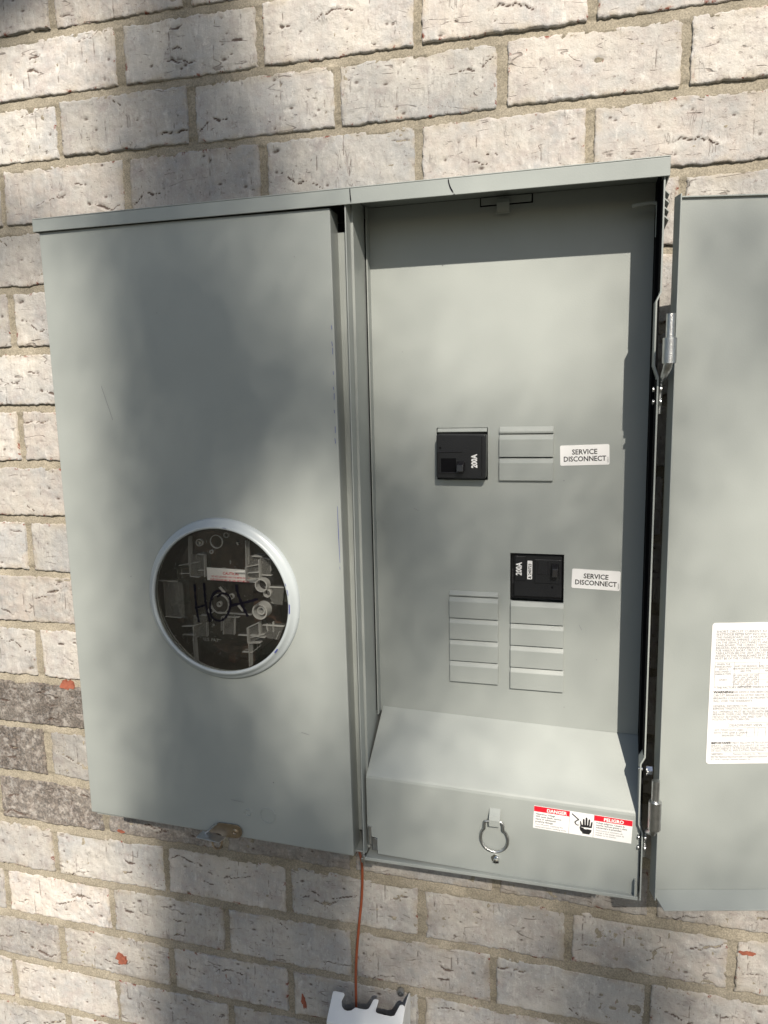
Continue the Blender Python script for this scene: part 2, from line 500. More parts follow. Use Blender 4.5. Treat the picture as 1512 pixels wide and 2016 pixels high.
def brick_mesh(seed, L, H):
    rs = np.random.default_rng(seed*101+5)
    nx, nz = int(L/0.0017), int(H/0.0017)
    U, V = np.meshgrid(np.linspace(-1, 1, nx), np.linspace(-1, 1, nz))
    # pull grid to a wobbly outline
    x = U*L/2; z = V*H/2
    ox = fbm(z*60+seed, U*0+np.sign(U)*3+40, seed*7+1, 3)*.0012 + fbm(z*240+seed, np.sign(U)*5+30, seed*7+9, 3)*.0012
    oz = fbm(x*40+seed, np.sign(V)*3+40, seed*7+2, 3)*.0014 + fbm(x*200+seed, np.sign(V)*5+30, seed*7+8, 3)*.0016
    x = x + ox*np.abs(U)**3 * 1.0
    z = z + oz*np.abs(V)**3 * 1.0
    dx = (1-np.abs(U))*L/2; dz = (1-np.abs(V))*H/2
    de = np.minimum(dx, dz)
    chip = np.clip(fbm(x*45+9, z*45+9, seed*7+3, 4)*.5+.5, 0, 1)
    rad = .0008 + .0034*np.clip((chip-.58)*5, 0, 1)
    q = np.clip(1-de/rad, 0, 1)
    h = -rad*.85*q**2.2
    h = h + fbm(x*22, z*30, seed*7+4, 4)*.0016 + fbm(x*130, z*130, seed*7+5, 3)*(.0005+.0006*rs.random()) + fbm(x*420, z*90, seed*7+6, 2)*.00025
    crack = np.zeros_like(h)
    busy = rs.choice([0, 1, 2, 3], p=[.2, .35, .3, .15])
    for c in range([0, 2, 4, 8][busy] + rs.integers(0, 3)):
        cx = rs.uniform(-.42, .42)*L; cz = rs.uniform(-.42, .42)*H
        ln = rs.choice([rs.uniform(.012, .03), rs.uniform(.03, .075)]); sl = rs.uniform(-.35, .35)
        line = cz + sl*(x-cx) + fbm(x*55+c*7, x*0+c*3.3, seed*11+c, 5)*.009
        t = np.clip(1-np.abs(x-cx)/(ln/2), 0, 1)
        wdt = (.0005 + .0008*rs.random()**2)*np.minimum(1, t*1.6)*(0.15+1.9*np.clip(fbm(x*160, x*0+c, seed*13+c, 3)*.7+.5, 0, 1)) + 1e-6
        d = (z-line)
        g_ = np.exp(-(d/wdt)**2)*(t > 0)
        dep = rs.uniform(.0012, .0035)
        lip = np.exp(-((d+np.sign(rs.uniform(-1, 1))*wdt*2.6)/(wdt*2.4))**2)*(t > 0)*np.minimum(1, t*2)
        h = h - dep*g_ + lip*.0011
        # sheared fold: one side proud
        h = h + (d > 0)*np.exp(-np.abs(d)/.006)*np.minimum(1, t*2)*(t > 0)*.0008*rs.choice([-1, 1])
        crack = np.maximum(crack, g_*min(1, dep/.0018)*np.minimum(1, t*3))
    for c in range(rs.integers(2, 6)):   # drag marks down the face
        cx = rs.uniform(-.45, .45)*L; cz = rs.uniform(-.3, .3)*H; ln = rs.uniform(.01, .05)
        line = cx + fbm(z*50+c, z*0+c*2.7, seed*17+c, 3)*.002
        t = np.clip(1-np.abs(z-cz)/(ln/2), 0, 1); g_ = np.exp(-((x-line)/.0007)**2)*(t > 0)
        h = h - .0009*g_*np.minimum(1, t*3); crack = np.maximum(crack, .55*g_*np.minimum(1, t*3))
    for c in range(rs.integers(4, 12)):   # pits
        cx = rs.uniform(-.46, .46)*L; cz = rs.uniform(-.44, .44)*H; rr = rs.uniform(.0009, .0028)
        g_ = np.exp(-(((x-cx)/(rr*rs.uniform(1, 2.2)))**2+((z-cz)/rr)**2))
        h = h - .0018*g_; crack = np.maximum(crack, .7*g_**1.5*(rr > .0013))
    edge = np.clip(1-de/.010, 0, 1)
    verts = np.stack([x, -h, z], -1).reshape(-1, 3)
    idx = np.arange(nx*nz).reshape(nz, nx)
    faces = np.stack([idx[:-1, :-1], idx[:-1, 1:], idx[1:, 1:], idx[1:, :-1]], -1).reshape(-1, 4)
    # skirt going back into the mortar
    ring = np.concatenate([idx[0, :], idx[1:, -1], idx[-1, -2::-1], idx[-2:0:-1, 0]])
    sk = verts[ring].copy(); sk[:, 1] = .03
    nb = len(verts); verts = np.concatenate([verts, sk]); n = len(ring)
    ra = np.arange(n); rb = (ra+1) % n
    sf = np.stack([ring[ra], nb+ra, nb+rb, ring[rb]], -1)
    faces = np.concatenate([faces, sf])
    me = bpy.data.meshes.new('brick')
    me.vertices.add(len(verts)); me.vertices.foreach_set('co', verts.ravel())
    me.loops.add(faces.size); me.loops.foreach_set('vertex_index', faces.ravel())
    me.polygons.add(len(faces)); me.polygons.foreach_set('loop_start', np.arange(0, faces.size, 4))
    me.polygons.foreach_set('loop_total', np.full(len(faces), 4))
    me.update(calc_edges=True); me.validate()
    for nm, arr in (('edge', edge), ('crack', crack)):
        at = me.attributes.new(nm, 'FLOAT', 'POINT')
        full = np.concatenate([arr.ravel(), np.ones(n)*(1 if nm == 'edge' else 0)]).astype(np.float32)
        at.data.foreach_set('value', full)
    me.materials.append(M_BRICK)
    me.shade_smooth()
    return me

variants = [brick_mesh(s, BL0, BH0) for s in range(1, 29)]
DARK = {(11, 0): 1.0, (11, 1): .45, (12, 0): 1.0, (13, 0): .95, (13, 1): .75, (13, 2): .45, (13, 3): .4, (16, 0): .45,
        (16, 1): .25, (17, 3): .55, (17, 4): .3, (13, 5): .35, (13, 6): .3, (13, 4): .35}  # the whole course under the enclosure is darkened as well
far_boxes = []
rb_ = random.Random(11)
cand = []
for k in range(-14, 23):
    for j in range(-8, 14):
        odd = k % 2
        x0 = (j-.5 if odd else j-1)*MO; x1 = x0+MO
        zt = joint_z(k); zb = joint_z(k+1)
        if zb < .03: continue
        xc, zc = (x0+x1)/2, (zt+zb)/2
        d = max(abs(xc-.47)/1.0, abs(zc-(GZ-.72))/1.0)
        cand.append((d, k, j, xc, zc, zt-zb))
cand.sort()
for i, (d, k, j, xc, zc, hh) in enumerate(cand):
    if i < 296:
        me = variants[rb_.randrange(len(variants))]
        o = bpy.data.objects.new('brick', me); C.objects.link(o); o.parent = wall
        flip = rb_.random() < .5
        o.location = (xc+rb_.uniform(-.0015, .0015), rb_.uniform(-.0012, .0012), zc+rb_.uniform(-.0008, .0008))
        o.rotation_euler = (rb_.uniform(-.006, .006), (PI if flip else 0)+rb_.uniform(-.006, .006), rb_.uniform(-.006, .006))
        o.scale = (rb_.uniform(.985, 1.015), 1, (hh-.0111)/BH0)
        dk = DARK.get((k, j), 0.0)
        o.color = (dk, max(0, rb_.gauss(.35, .3)), min(1, max(0, rb_.gauss(.62, .2))), 1)
        if dk > .2: o['label'] = 'dark brick'
    else:
        far_boxes.append((xc, zc, hh))
fb = MB()
for xc, zc, hh in far_boxes:
    fb.box(xc-BL0/2, xc+BL0/2, rb_.uniform(-.001, .001), .03, zc-(hh-.0123)/2, zc+(hh-.0123)/2)
o = fb.build('outlying_bricks', M_BRICK, wall, bevel=.002)
o['kind'] = 'stuff'; o.color = (0, .35, .6, 1)
me = o.data
for nm in ('edge', 'crack'): me.attributes.new(nm, 'FLOAT', 'POINT')

# mortar: fine relief where the photograph looks, plain further out
def mortar_mesh(x0, x1, z0, z1, step):
    nx = int((x1-x0)/step)+1; nz = int((z1-z0)/step)+1
    X, Z = np.meshgrid(np.linspace(x0, x1, nx), np.linspace(z0, z1, nz))
    JK = np.array([joint_z(k) for k in range(-25, 40)])
    dzj = Z[..., None] - JK[None, None, :]
    dj = np.take_along_axis(dzj, np.abs(dzj).argmin(-1)[..., None], -1)[..., 0]     # above (+) or below (-) the joint centre
    q = np.clip((dj+.0075)/.015, 0, 1)
    bed = .0008 + .0036*q**1.3
    y = np.where(np.abs(dj) < .0095, bed, .0026)
    y = y - fbm(X*9, Z*9, 77, 3)*.0010 - fbm(X*45, Z*60, 81, 4)*.0014 - np.clip(fbm(X*150, Z*150, 90, 2)-.45, 0, 1)*.007
    verts = np.stack([X, y, Z], -1).reshape(-1, 3)
    idx = np.arange(nx*nz).reshape(nz, nx)
    faces = np.stack([idx[:-1, :-1], idx[:-1, 1:], idx[1:, 1:], idx[1:, :-1]], -1).reshape(-1, 4)
    me = bpy.data.meshes.new('mortar')
    me.vertices.add(len(verts)); me.vertices.foreach_set('co', verts.ravel())
    me.loops.add(faces.size); me.loops.foreach_set('vertex_index', faces.ravel())
    me.polygons.add(len(faces)); me.polygons.foreach_set('loop_start', np.arange(0, faces.size, 4))
    me.polygons.foreach_set('loop_total', np.full(len(faces), 4))
    me.update(calc_edges=True); me.shade_smooth()
    return me
link_obj('mortar', mortar_mesh(-.35, 1.25, .30, 2.05, .0022), M_MORTAR, wall)
MB().box(-1.8, 2.7, .0125, .12, .0, 3.1).build('wall_core', M_MORTAR, wall)

# flakes where the wash has come off and bare clay shows
def flake(x, z, w, h, seed):
    rr = random.Random(seed); pts = []; k1, k2 = rr.uniform(0, 6), rr.uniform(0, 6)
    for k in range(26):
        t = 2*PI*k/26; q = 1+.28*math.sin(2*t+k1)+.16*math.sin(5*t+k2)+rr.uniform(-.14, .14)
        pts.append((x+math.cos(t)*w/2*q, z+math.sin(t)*h/2*q))
    MB().prism(pts, XZ, -.0019, .004).build('bare_clay_patch', M_CLAY, wall)

# ================================================================ electrical panel
panel = thing('electrical_enclosure', 'grey steel meter and breaker enclosure with its right door swung open on the brick wall', 'electrical enclosure',
              (0.16967, 0.00822, -1.02269+GZ), (R(1.0115), R(-.3752), R(-.2816)))
T = .0015
# --- enclosure carcass
mb = MB()
mb.box(.004, .690, -.010, -.008, .002, .748)                 # back
mb.box(.0035, .005, -.118, -.010, .002, .7485)                # left wall
mb.box(.3800, .3815, -.117, -.010, .003, .7485)              # partition
mb.box(.3776, .3816, -.1185, -.117, .003, .7482)             # ledge of the partition
mb.box(.3776, .3790, -.1345, -.1186, .003, .7475)            # partition nose
o = mb.build('cabinet_body', M_GREY, panel, bevel=.0004)
# right wall with the two hinge recesses pressed into its front edge
mb = MB()
mb.sheet([(.6905, .7365), (.6905, .632), (.6868, .624), (.6868, .564), (.6905, .553), (.6905, .161), (.6866, .153), (.6866, .085), (.6905, .075), (.6905, -.004)],
         lambda a, b, d: (a, d, b), -.1340, -.112, -.0016)
mb.box(.6889, .6905, -.1119, -.010, -.003, .7485)
mb.build('side_wall', M_GREY, panel, bevel=.0003)
MB().box(.6852, .6905, -.1130, -.1119, .0, .7360).build('leak_closure', M_SHADE, panel)  # added black closure, keeps sun from leaking past the hinge recesses
MB().box(.6870, .6888, -.1115, -.040, .004, .747).build('shade_strip', M_SHADE, panel)  # black strip paints the deep shade on the inner wall face
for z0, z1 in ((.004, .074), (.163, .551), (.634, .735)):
    MB().box(.6882, .6888, -.1325, -.1118, z0, z1).build('shade_strip', M_SHADE, panel)  # same painted shade, carried on to the front edge
MB().box(.3818, .3832, -.0770, -.066, .160, .735).build('shade_strip', M_SHADE, panel)  # black filler paints the dark gap beside the deadfront flange
# gap channel between cover and partition, notched at its top
MB().box(.3500, .3775, -.1090, -.1075, .0180, .7160).build('gap_channel', M_GREY, panel, bevel=.0004)
# bottom shelf
mb = MB()
mb.box(.005, .379, -.126, -.010, .000, .0015)
mb.sheet([(-.010, -.0015), (-.1345, -.0015), (-.1345, .0010)], lambda a, b, d: (d, a, b), .3795, .6870, .0014)
mb.build('bottom_shelf', M_GREY, panel, bevel=.0004)
mb = MB()
mb.sheet([(.676, -.0030), (.6846, -.0030), (.6846, .0180)], lambda a, b, d: (a, d, b), -.1350, -.075, .0012)
mb.build('shelf_end_lip', M_GREY, panel, bevel=.0003)
# --- rain hood
mb = MB()
mb.hexa([(-.0030, -.1375, .7385), (.6940, -.1375, .7355), (.6940, -.1360, .7355), (-.0030, -.1360, .7385),
         (-.0030, -.1375, .7520), (.6940, -.1375, .7522), (.6940, -.1360, .7522), (-.0030, -.1360, .7520)])
mb.hexa([(-.0030, -.1375, .7521), (.6940, -.1375, .7523), (.6940, .000, .7600), (-.0030, .000, .7600),
         (-.0030, -.1375, .7534), (.6940, -.1375, .7536), (.6940, .000, .7615), (-.0030, .000, .7615)])
mb.box(.6926, .6941, -.1359, -.006, .7357, .7530)
mb.box(-.0030, -.0016, -.1359, -.006, .7386, .7528)
mb.box(.0002, .6924, -.1355, -.004, .7490, .7508)
hood = mb.build('rain_hood', M_GREYD, panel, bevel=.0009, seg=3)
for (x, dx) in ((.3855, .0006), (.4890, .0034)):
    m_ = MB(); pts = [(x-dx*.5, .7525), (x-dx*.3, .7480), (x+dx*.2, .7430), (x+dx, .7385)]
    m_.ribbon([tuple(p)[:2] for p in catmull([(a, b, 0) for a, b in pts], 4)], [.0004]*2+[.0011]*5+[.0013]*4+[.0007]*2, -.13805)
    if dx > .002: m_.ribbon([(x+dx+.0004, .7372), (x+dx+.0012, .7362)], .0012, -.13805)
    m_.build('marker_line', M_MARK, hood)
# --- louvres on the outer side, under the hood
for k in range(4):
    lv = MB(); z = .7290 - k*.0078
    lv.hexa([(.6907, -.116, z), (.6958, -.116, z-.0050), (.6958, -.040, z-.0050), (.6907, -.040, z),
             (.6907, -.116, z+.0012), (.6962, -.116, z-.0040), (.6962, -.040, z-.0040), (.6907, -.040, z+.0012)])
    lv.build('louvre', M_GREY, panel)
# --- meter cover (left)
cx0, cx1 = .0014, .3628
def cover_plate():
    """front plate with the round meter opening"""
    n = 96; rad = .0880; c = (.2120, .3070)
    TL, TR, BL, BR = (.0014, .7395), (.3612, .7364), (.0017, .0060), (.3652, -.0024)
    per = []
    def lerp(a, b, t): return (a[0]+(b[0]-a[0])*t, a[1]+(b[1]-a[1])*t)
    for i in range(n):
        t = 2*PI*i/n; d = (math.cos(t), math.sin(t))
        best = 9
        for A, B in ((TR, TL), (TL, BL), (BL, BR), (BR, TR)):
            ex, ez = B[0]-A[0], B[1]-A[1]; det = d[0]*(-ez)+ex*d[1]
            if abs(det) < 1e-9: continue
            wx, wz = A[0]-c[0], A[1]-c[1]
            s = (wx*(-ez)+ex*wz)/det; q = (d[0]*wz-d[1]*wx)/det
            if s > 0 and -1e-6 <= q <= 1+1e-6: best = min(best, s)
        per.append((c[0]+d[0]*best, c[1]+d[1]*best))
    for Cn in (TL, TR, BL, BR):
        j = min(range(n), key=lambda i: (per[i][0]-Cn[0])**2+(per[i][1]-Cn[1])**2); per[j] = Cn
    bm = bmesh.new(); inn = [bm.verts.new((c[0]+rad*math.cos(2*PI*i/n), -.133, c[1]+rad*math.sin(2*PI*i/n))) for i in range(n)]
    out = [bm.verts.new((p[0], -.133, p[1])) for p in per]
    for i in range(n):
        bm.faces.new((inn[i], inn[(i+1) % n], out[(i+1) % n], out[i]))
    # rolled flanges going back
    for i in range(n):
        a, b = out[i], out[(i+1) % n]
    back = [bm.verts.new((v.co.x, -.108, v.co.z)) for v in out]
    for i in range(n):
        bm.faces.new((out[i], out[(i+1) % n], back[(i+1) % n], back[i]))
    bmesh.ops.recalc_face_normals(bm, faces=bm.faces)
    me = bpy.data.meshes.new('meter_cover'); bm.to_mesh(me); bm.free()
    o = link_obj('meter_cover', me, M_GREY, panel)
    b = o.modifiers.new('bevel', 'BEVEL'); b.width = .0016; b.segments = 3; b.limit_method = 'ANGLE'; b.angle_limit = R(50)
    s = o.modifiers.new('solid', 'SOLIDIFY'); s.thickness = .0012; s.offset = -1
    return o
cover = cover_plate()
for (x, z, rr) in ((.2291, .0358, .0044), (.2562, .0355, .0098)):
    m_ = MB(); m_.tube([(x+rr*math.cos(t), -.1330, z+rr*math.sin(t)) for t in np.linspace(0, 2*PI, 41)[:-1]], .0007, 6, True)
    m_.build('embossed_disc', M_GREY, cover, smooth=True)
sc = MB(); rr = random.Random(4)
for k in range(9):
    z = .62-k*.016+rr.uniform(-.006, .006); sc.ribbon([(.3596+rr.uniform(-.0006, .0006), z), (.3598, z-rr.uniform(.002, .008))], .0006, -.1346)
sc.build('paint_scuff', M_BLUE, cover)
sc = MB(); sc.ribbon([(.3594, .4215), (.3597, .390), (.3603, .3575)], [.0004, .0007, .0004], -.1346)
sc.ribbon([(.3600, .3530), (.3601, .350)], .0004, -.1346)
sc.build('paint_scuff', M_BLUE, cover)
# --- meter ring and window
RC = (.2125, -.133, .3075)
rg = MB(); rg.lathe(RC, [(.0975, 0), (.0972, .0030), (.0950, .0052), (.0920, .0062), (.0905, .0100), (.0885, .0112), (.0868, .0108), (.0862, .0090), (.0862, .0070)], 128)
M_RING = powder_material('pale_ring_paint', (.42, .46, .47), .30)
ring = rg.build('meter_ring', M_RING, panel, smooth=True, ang=60)
RX, RZ = .2125, .3075
# drawing grid of the round window, on the window pane (GW) and on the clear shield 25 mm behind it (GS)
def GW(X, Y): return (.21438+(X-722)*.00015232-(Y-872)*.0000090, .30782+(X-722)*.0000080-(Y-872)*.00014282)
def GS(X, Y): return (.20065+(X-722)*.00015740-(Y-872)*.0000092, .29997+(X-722)*.0000083-(Y-872)*.00014757)
gx = lambda X: .1700 + (X-722)*.0001688
gz = lambda Y: .2825 - (Y-872)*.0001582
# blue pen scuffs on the ring
for a, b, q in ((-6, 1, .0013), (8, 12, .0007), (-40, -36, .0015), (15, 17, .0006), (80, 83, .0004)):
    sc = MB(); sc.ribbon([(RX+.0890*math.cos(R(t)), RZ+.0890*math.sin(R(t))) for t in np.linspace(a, b, 6)], q, -.1455)
    sc.build('pen_scuff', M_BLUE, ring)
win = MB(); win.cyl((RX, -.1405, RZ), (0, -1, 0), .0863, .0014, 96)
win = win.build('meter_window', M_CLEAR, panel)
# handwriting on the window
hw = MB()
def stroke(pts, w):
    P = catmull([(*GW(a, b), 0) for a, b in pts], 6)
    n = len(P); w = w*1.2; ws = [w*(.65+.35*math.sin(PI*min(1, (i+2)/(n*.35)))) if i < n*.2 else w*(.8+.2*math.sin(i*1.7)) for i in range(n)]
    hw.ribbon([(p.x, p.y) for p in P], ws, -.14215)
stroke([(492, 728), (498, 800), (505, 900), (517, 985), (530, 1057)], .0026)
stroke([(495, 932), (540, 922), (588, 906)], .0024)
stroke([(575, 718), (580, 790), (588, 880), (603, 965), (627, 1052)], .0026)
stroke([(724, 790), (690, 788), (655, 815), (632, 880), (628, 950), (645, 1010), (690, 1040), (740, 1030), (780, 980), (800, 910), (797, 850), (770, 815), (730, 808), (688, 838)], .0026)
stroke([(850, 733), (860, 800), (885, 870), (915, 940), (948, 1004)], .0032)
stroke([(803, 912), (870, 897), (950, 878), (1030, 856)], .0030)
hw.build('handwriting', M_MARK, win)
# socket interior
si = MB(); si.cyl((RX, -.030, RZ), (0, -1, 0), .110, .004, 64)
si.lathe((RX, -.034, RZ), [(.104, 0), (.104, .097), (.089, .0975)], 64)
si.build('socket_interior', M_SOCK, panel)
for (X0, X1, y0, y1, Y0, Y1) in ((250, 500, -.060, -.036, 1050, 700), (330, 470, -.085, -.0602, 1030, 880), (1020, 1240, -.070, -.036, 1060, 760), (600, 980, -.058, -.036, 1400, 1250),
                                 (640, 700, -.075, -.0582, 1390, 1290), (800, 860, -.075, -.0582, 1390, 1290), (480, 960, -.050, -.036, 700, 300)):
    sb = MB(); sb.box(gx(X0), gx(X1), y0, y1, gz(Y0), gz(Y1)); sb.build('socket_block', M_SOCK2, panel, bevel=.002)
for (X0, Y0) in ((1075, 500), (1090, 1120), (505, 560), (515, 1100)):
    for s_ in (-1, 1):
        jw = MB(); jw.box(gx(X0)+s_*.003-.0008, gx(X0)+s_*.003+.0008, -.095, -.050, gz(Y0+75), gz(Y0)); jw.build('meter_jaw', M_ZINC, panel, bevel=.0003)
# clear moulded safety cover behind the window: plate, ribs, collars
cvm = MB(); cvm.cyl((RX, -.1150, RZ), (0, -1, 0), .0990, .0012, 72)
shield = cvm.build('clear_shield', clear_material('clear_shield_plastic', (.95, .95, .93), .01, .10, .0), panel)
rb2 = MB()
def gbox(X0, X1, Y0, Y1, d=.010, y=-.1165):
    rb2.box(gx(min(X0, X1)), gx(max(X0, X1)), y-d, y, gz(max(Y0, Y1)), gz(min(Y0, Y1)))
def bar(X0, Y0, X1, Y1, w=5, d=.012):
    a = Vector(GS(X0, Y0)); b = Vector(GS(X1, Y1)); n = (b-a).normalized(); n = Vector((-n.y, n.x))*w*.00007/2; d = d*.38
    rb2.prism([(a.x+n.x, a.y+n.y), (b.x+n.x, b.y+n.y), (b.x-n.x, b.y-n.y), (a.x-n.x, a.y-n.y)], XZ, -.1165-d, -.1165)
bar(468, 318, 466, 560, 6, .018); bar(478, 318, 476, 560, 3, .018)
bar(945, 362, 948, 585, 6, .018); bar(960, 370, 962, 560, 3)
bar(500, 1170, 514, 1395, 7, .018); bar(512, 1170, 527, 1392, 3)
bar(975, 1215, 983, 1418, 7, .018); bar(990, 1215, 994, 1415, 3)
for (a, b, c, d) in ((375, 562, 470, 548), (470, 548, 545, 535), (380, 632, 475, 630), (190, 690, 355, 699), (248, 1000, 388, 1012),
                     (395, 1086, 480, 1082), (480, 1082, 560, 1060), (405, 1157, 500, 1160), (848, 630, 948, 632), (1100, 750, 1250, 757),
                     (1080, 1068, 1255, 1078), (878, 1155, 962, 1158), (700, 965, 985, 982), (715, 750, 760, 800), (870, 900, 915, 955),
                     (745, 1000, 885, 1004), (915, 1298, 1000, 1300)):
    bar(a, b, c, d, 8, .012)
bar(595, 480, 598, 660, 10, .014); bar(530, 470, 595, 476, 8, .014); bar(470, 560, 475, 655, 8, .014); bar(475, 655, 545, 665, 7)
bar(540, 605, 590, 606, 7); bar(610, 1050, 614, 1170, 8); bar(560, 985, 612, 990, 8); bar(490, 1085, 500, 1170, 8)
bar(755, 1000, 752, 1150, 6); bar(848, 1010, 846, 1150, 6); bar(735, 1000, 735, 1120, 3)
bar(945, 580, 950, 690, 9, .020); bar(950, 690, 1070, 675, 9, .020); bar(1055, 520, 1062, 672, 10, .020); bar(1000, 490, 1080, 498, 10, .020)
bar(950, 580, 1060, 560, 8, .018); bar(960, 630, 1060, 625, 8, .018); bar(1075, 510, 1140, 525, 5); bar(1140, 525, 1143, 620, 5); bar(1065, 650, 1150, 655, 7)
bar(962, 1085, 970, 1215, 9, .020); bar(970, 1215, 1075, 1210, 10, .020); bar(960, 1090, 1060, 1040, 9, .020); bar(1060, 1040, 1065, 1140, 9, .02)
bar(985, 1170, 1100, 1140, 10, .018); bar(985, 1150, 1110, 1168, 8, .018); bar(1110, 1060, 1125, 1120, 6); bar(1165, 1040, 1170, 1125, 7)
bar(1010, 1290, 1065, 1240, 6); bar(1195, 1185, 1220, 1120, 6)
rb2.build('shield_rib', M_RIB, shield)['kind'] = 'stuff'
M_BOX = clear_material('clear_moulded_box', (.84, .83, .81), .06, .12, .065)
for q_ in ([(470, 470), (596, 478), (600, 655), (476, 658)], [(950, 490), (1142, 520), (1145, 650), (952, 690)], [(962, 1088), (1065, 1040), (1112, 1160), (970, 1215)],
           [(490, 985), (612, 990), (616, 1170), (500, 1172)], [(740, 1000), (848, 1006), (848, 1150), (745, 1148)], [(230, 700), (400, 710), (420, 1010), (250, 1000)],
           [(1100, 757), (1250, 762), (1240, 900), (1160, 890)], [(1090, 1080), (1250, 1085), (1215, 1190), (1120, 1180)]):
    for k_, yy in enumerate((-.119, -.105)):
        bx_ = MB(); bx_.prism([(GS(a, b)[0], GS(a, b)[1]) for a, b in q_], XZ, yy-.0006, yy); bx_.build('jaw_cover', M_BOX, shield)
sp_ = MB(); rr = random.Random(31)
for k in range(90):
    a_ = rr.uniform(0, 2*PI); q_ = 520*math.sqrt(rr.random()); X_, Y_ = 722+q_*math.cos(a_), 872+q_*math.sin(a_)*1.08
    c_ = GS(X_, Y_); w_2 = rr.uniform(.0003, .0010); l_ = rr.choice([1, 1, 2.5, 5])
    ang_ = rr.choice([0, 0, 1.57, rr.uniform(0, 3)]); dx_, dz_ = math.cos(ang_)*w_2*l_/2, math.sin(ang_)*w_2*l_/2
    sp_.ribbon([(c_[0]-dx_, c_[1]-dz_), (c_[0]+dx_, c_[1]+dz_)], w_2*.6, -.1172-rr.uniform(0, .004))
sp_.build('shield_glint', M_RIB2, shield)['kind'] = 'stuff'  # pale flecks painted as small highlight glints on the clear plastic
cr = MB()
for (X, Y, rr2, hh, th) in ((1082, 728, 52, .010, 8), (1120, 800, 32, .006, 6), (1085, 935, 64, .014, 12), (1085, 935, 34, .010, 10), (715, 895, 80, .003, 4),
                        (715, 895, 22, .004, 8), (685, 372, 55, .002, 5), (548, 375, 30, .004, 6), (770, 320, 22, .003, 4), (645, 455, 16, .003, 4), (640, 950, 24, .003, 5), (815, 830, 22, .004, 5)):
    k = .000151
    cr.lathe((GS(X, Y)[0], -.1163, GS(X, Y)[1]), [(rr2*k, 0), (rr2*k, hh), ((rr2-th)*k, hh), ((rr2-th)*k, 0)], 28)
cr.build('shield_collar', M_RIB2, shield, smooth=True)['kind'] = 'stuff'
for (X, Y, q) in ((548, 377, .0028), (862, 388, .0026), (1085, 935, .0030), (660, 1075, .0020)):
    s_ = MB(); s_.lathe((GS(X, Y)[0], -.1170, GS(X, Y)[1]), [(q, 0), (q, .001), (q*.6, .002), (q*.5, .0012), (.0002, .0012)], 20)
    s_.build('shield_screw', M_CHROME, shield, smooth=True)
# caution sticker behind the window
cl = MB()
cq = [(605, 585), (946, 612), (952, 668), (1018, 680), (1020, 717), (610, 690)]
cl.prism([GS(a, b) for a, b in cq], XZ, -.1182, -.1175)
cs = cl.build('caution_sticker', M_STICK, panel)
ca = Vector((GS(946, 610)[0]-GS(605, 585)[0], 0, GS(946, 610)[1]-GS(605, 585)[1])).normalized(); cu_ = Vector((-ca.z, 0, ca.x))
text_faces([('CAUTION', .021, -.0075, .0046, 1.0, 'LEFT', .0001), ('DO NOT USE WHEN USING THIS METER FOR TYPE', .006, -.0115, .0030, .74, 'LEFT', .00005),
            ('CASE GROUND MAY BE USED WITH METERS', .004, -.0153, .0030, .86, 'LEFT', .00005)],
           'lettering', M_RED, cs, (GS(605, 585)[0], -.1182, GS(605, 585)[1]), ca, cu_, (0, -1, 0))
text_faces([('U.S. PAT.', 0, 0, .0056, 1, 'LEFT', 0)], 'moulded_lettering', M_RIB2, shield, (GS(570, 1212)[0], -.1165, GS(570, 1212)[1]), (1, 0, -.03), (.03, 0, 1), (0, -1, 0), .0004)

# --- latch tongue at the bottom of the meter cover
lt = MB()
pl = [(.2120+.0090*math.cos(R(t)), .0098+.0090*math.sin(R(t))) for t in range(-90, 91, 15)]
pl += [(.1900, .0186), (.1870, .0170), (.1752, .0064), (.1775, .0046), (.1900, .0040), (.1960, .0010), (.2050, .0004)]
lt.prism(pl, XZ, -.1362, -.1348)
latch = lt.build('latch', M_BRASS, panel, bevel=.0003)
l2 = MB(); l2.hexa([(.1640, -.1490, .0020), (.1955, -.1490, -.0005), (.1985, -.1365, -.0005), (.1670, -.1365, .0040),
                    (.1640, -.1490, .0034), (.1955, -.1490, .0009), (.1985, -.1365, .0009), (.1670, -.1365, .0054)])
l2.hexa([(.1695, -.1372, .0030), (.1720, -.1372, .0030), (.1890, -.1372, .0180), (.1870, -.1372, .0184),
         (.1695, -.1400, .0030), (.1720, -.1400, .0030), (.1890, -.1400, .0180), (.1870, -.1400, .0184)])
l2.build('latch_tab', M_ZINC, latch, bevel=.0003)
l3 = MB(); l3.lathe((.2122, -.1362, .0098), [(.0042, 0), (.0040, .0009), (.0030, .0014), (.0022, .0004), (.0014, .0009), (.0002, .0009)], 24)
l3.build('rivet', M_BRASS, latch, smooth=True)
l4 = MB(); l4.tube([(.1835+.0066*math.cos(t)*(1.0), -.1320+.001*math.sin(t), -.0105+.0092*math.sin(t)) for t in np.linspace(0, 2*PI, 25)[:-1]], .0013, 8, True)
l4.build('seal_eye', M_BRASS, latch, smooth=True)

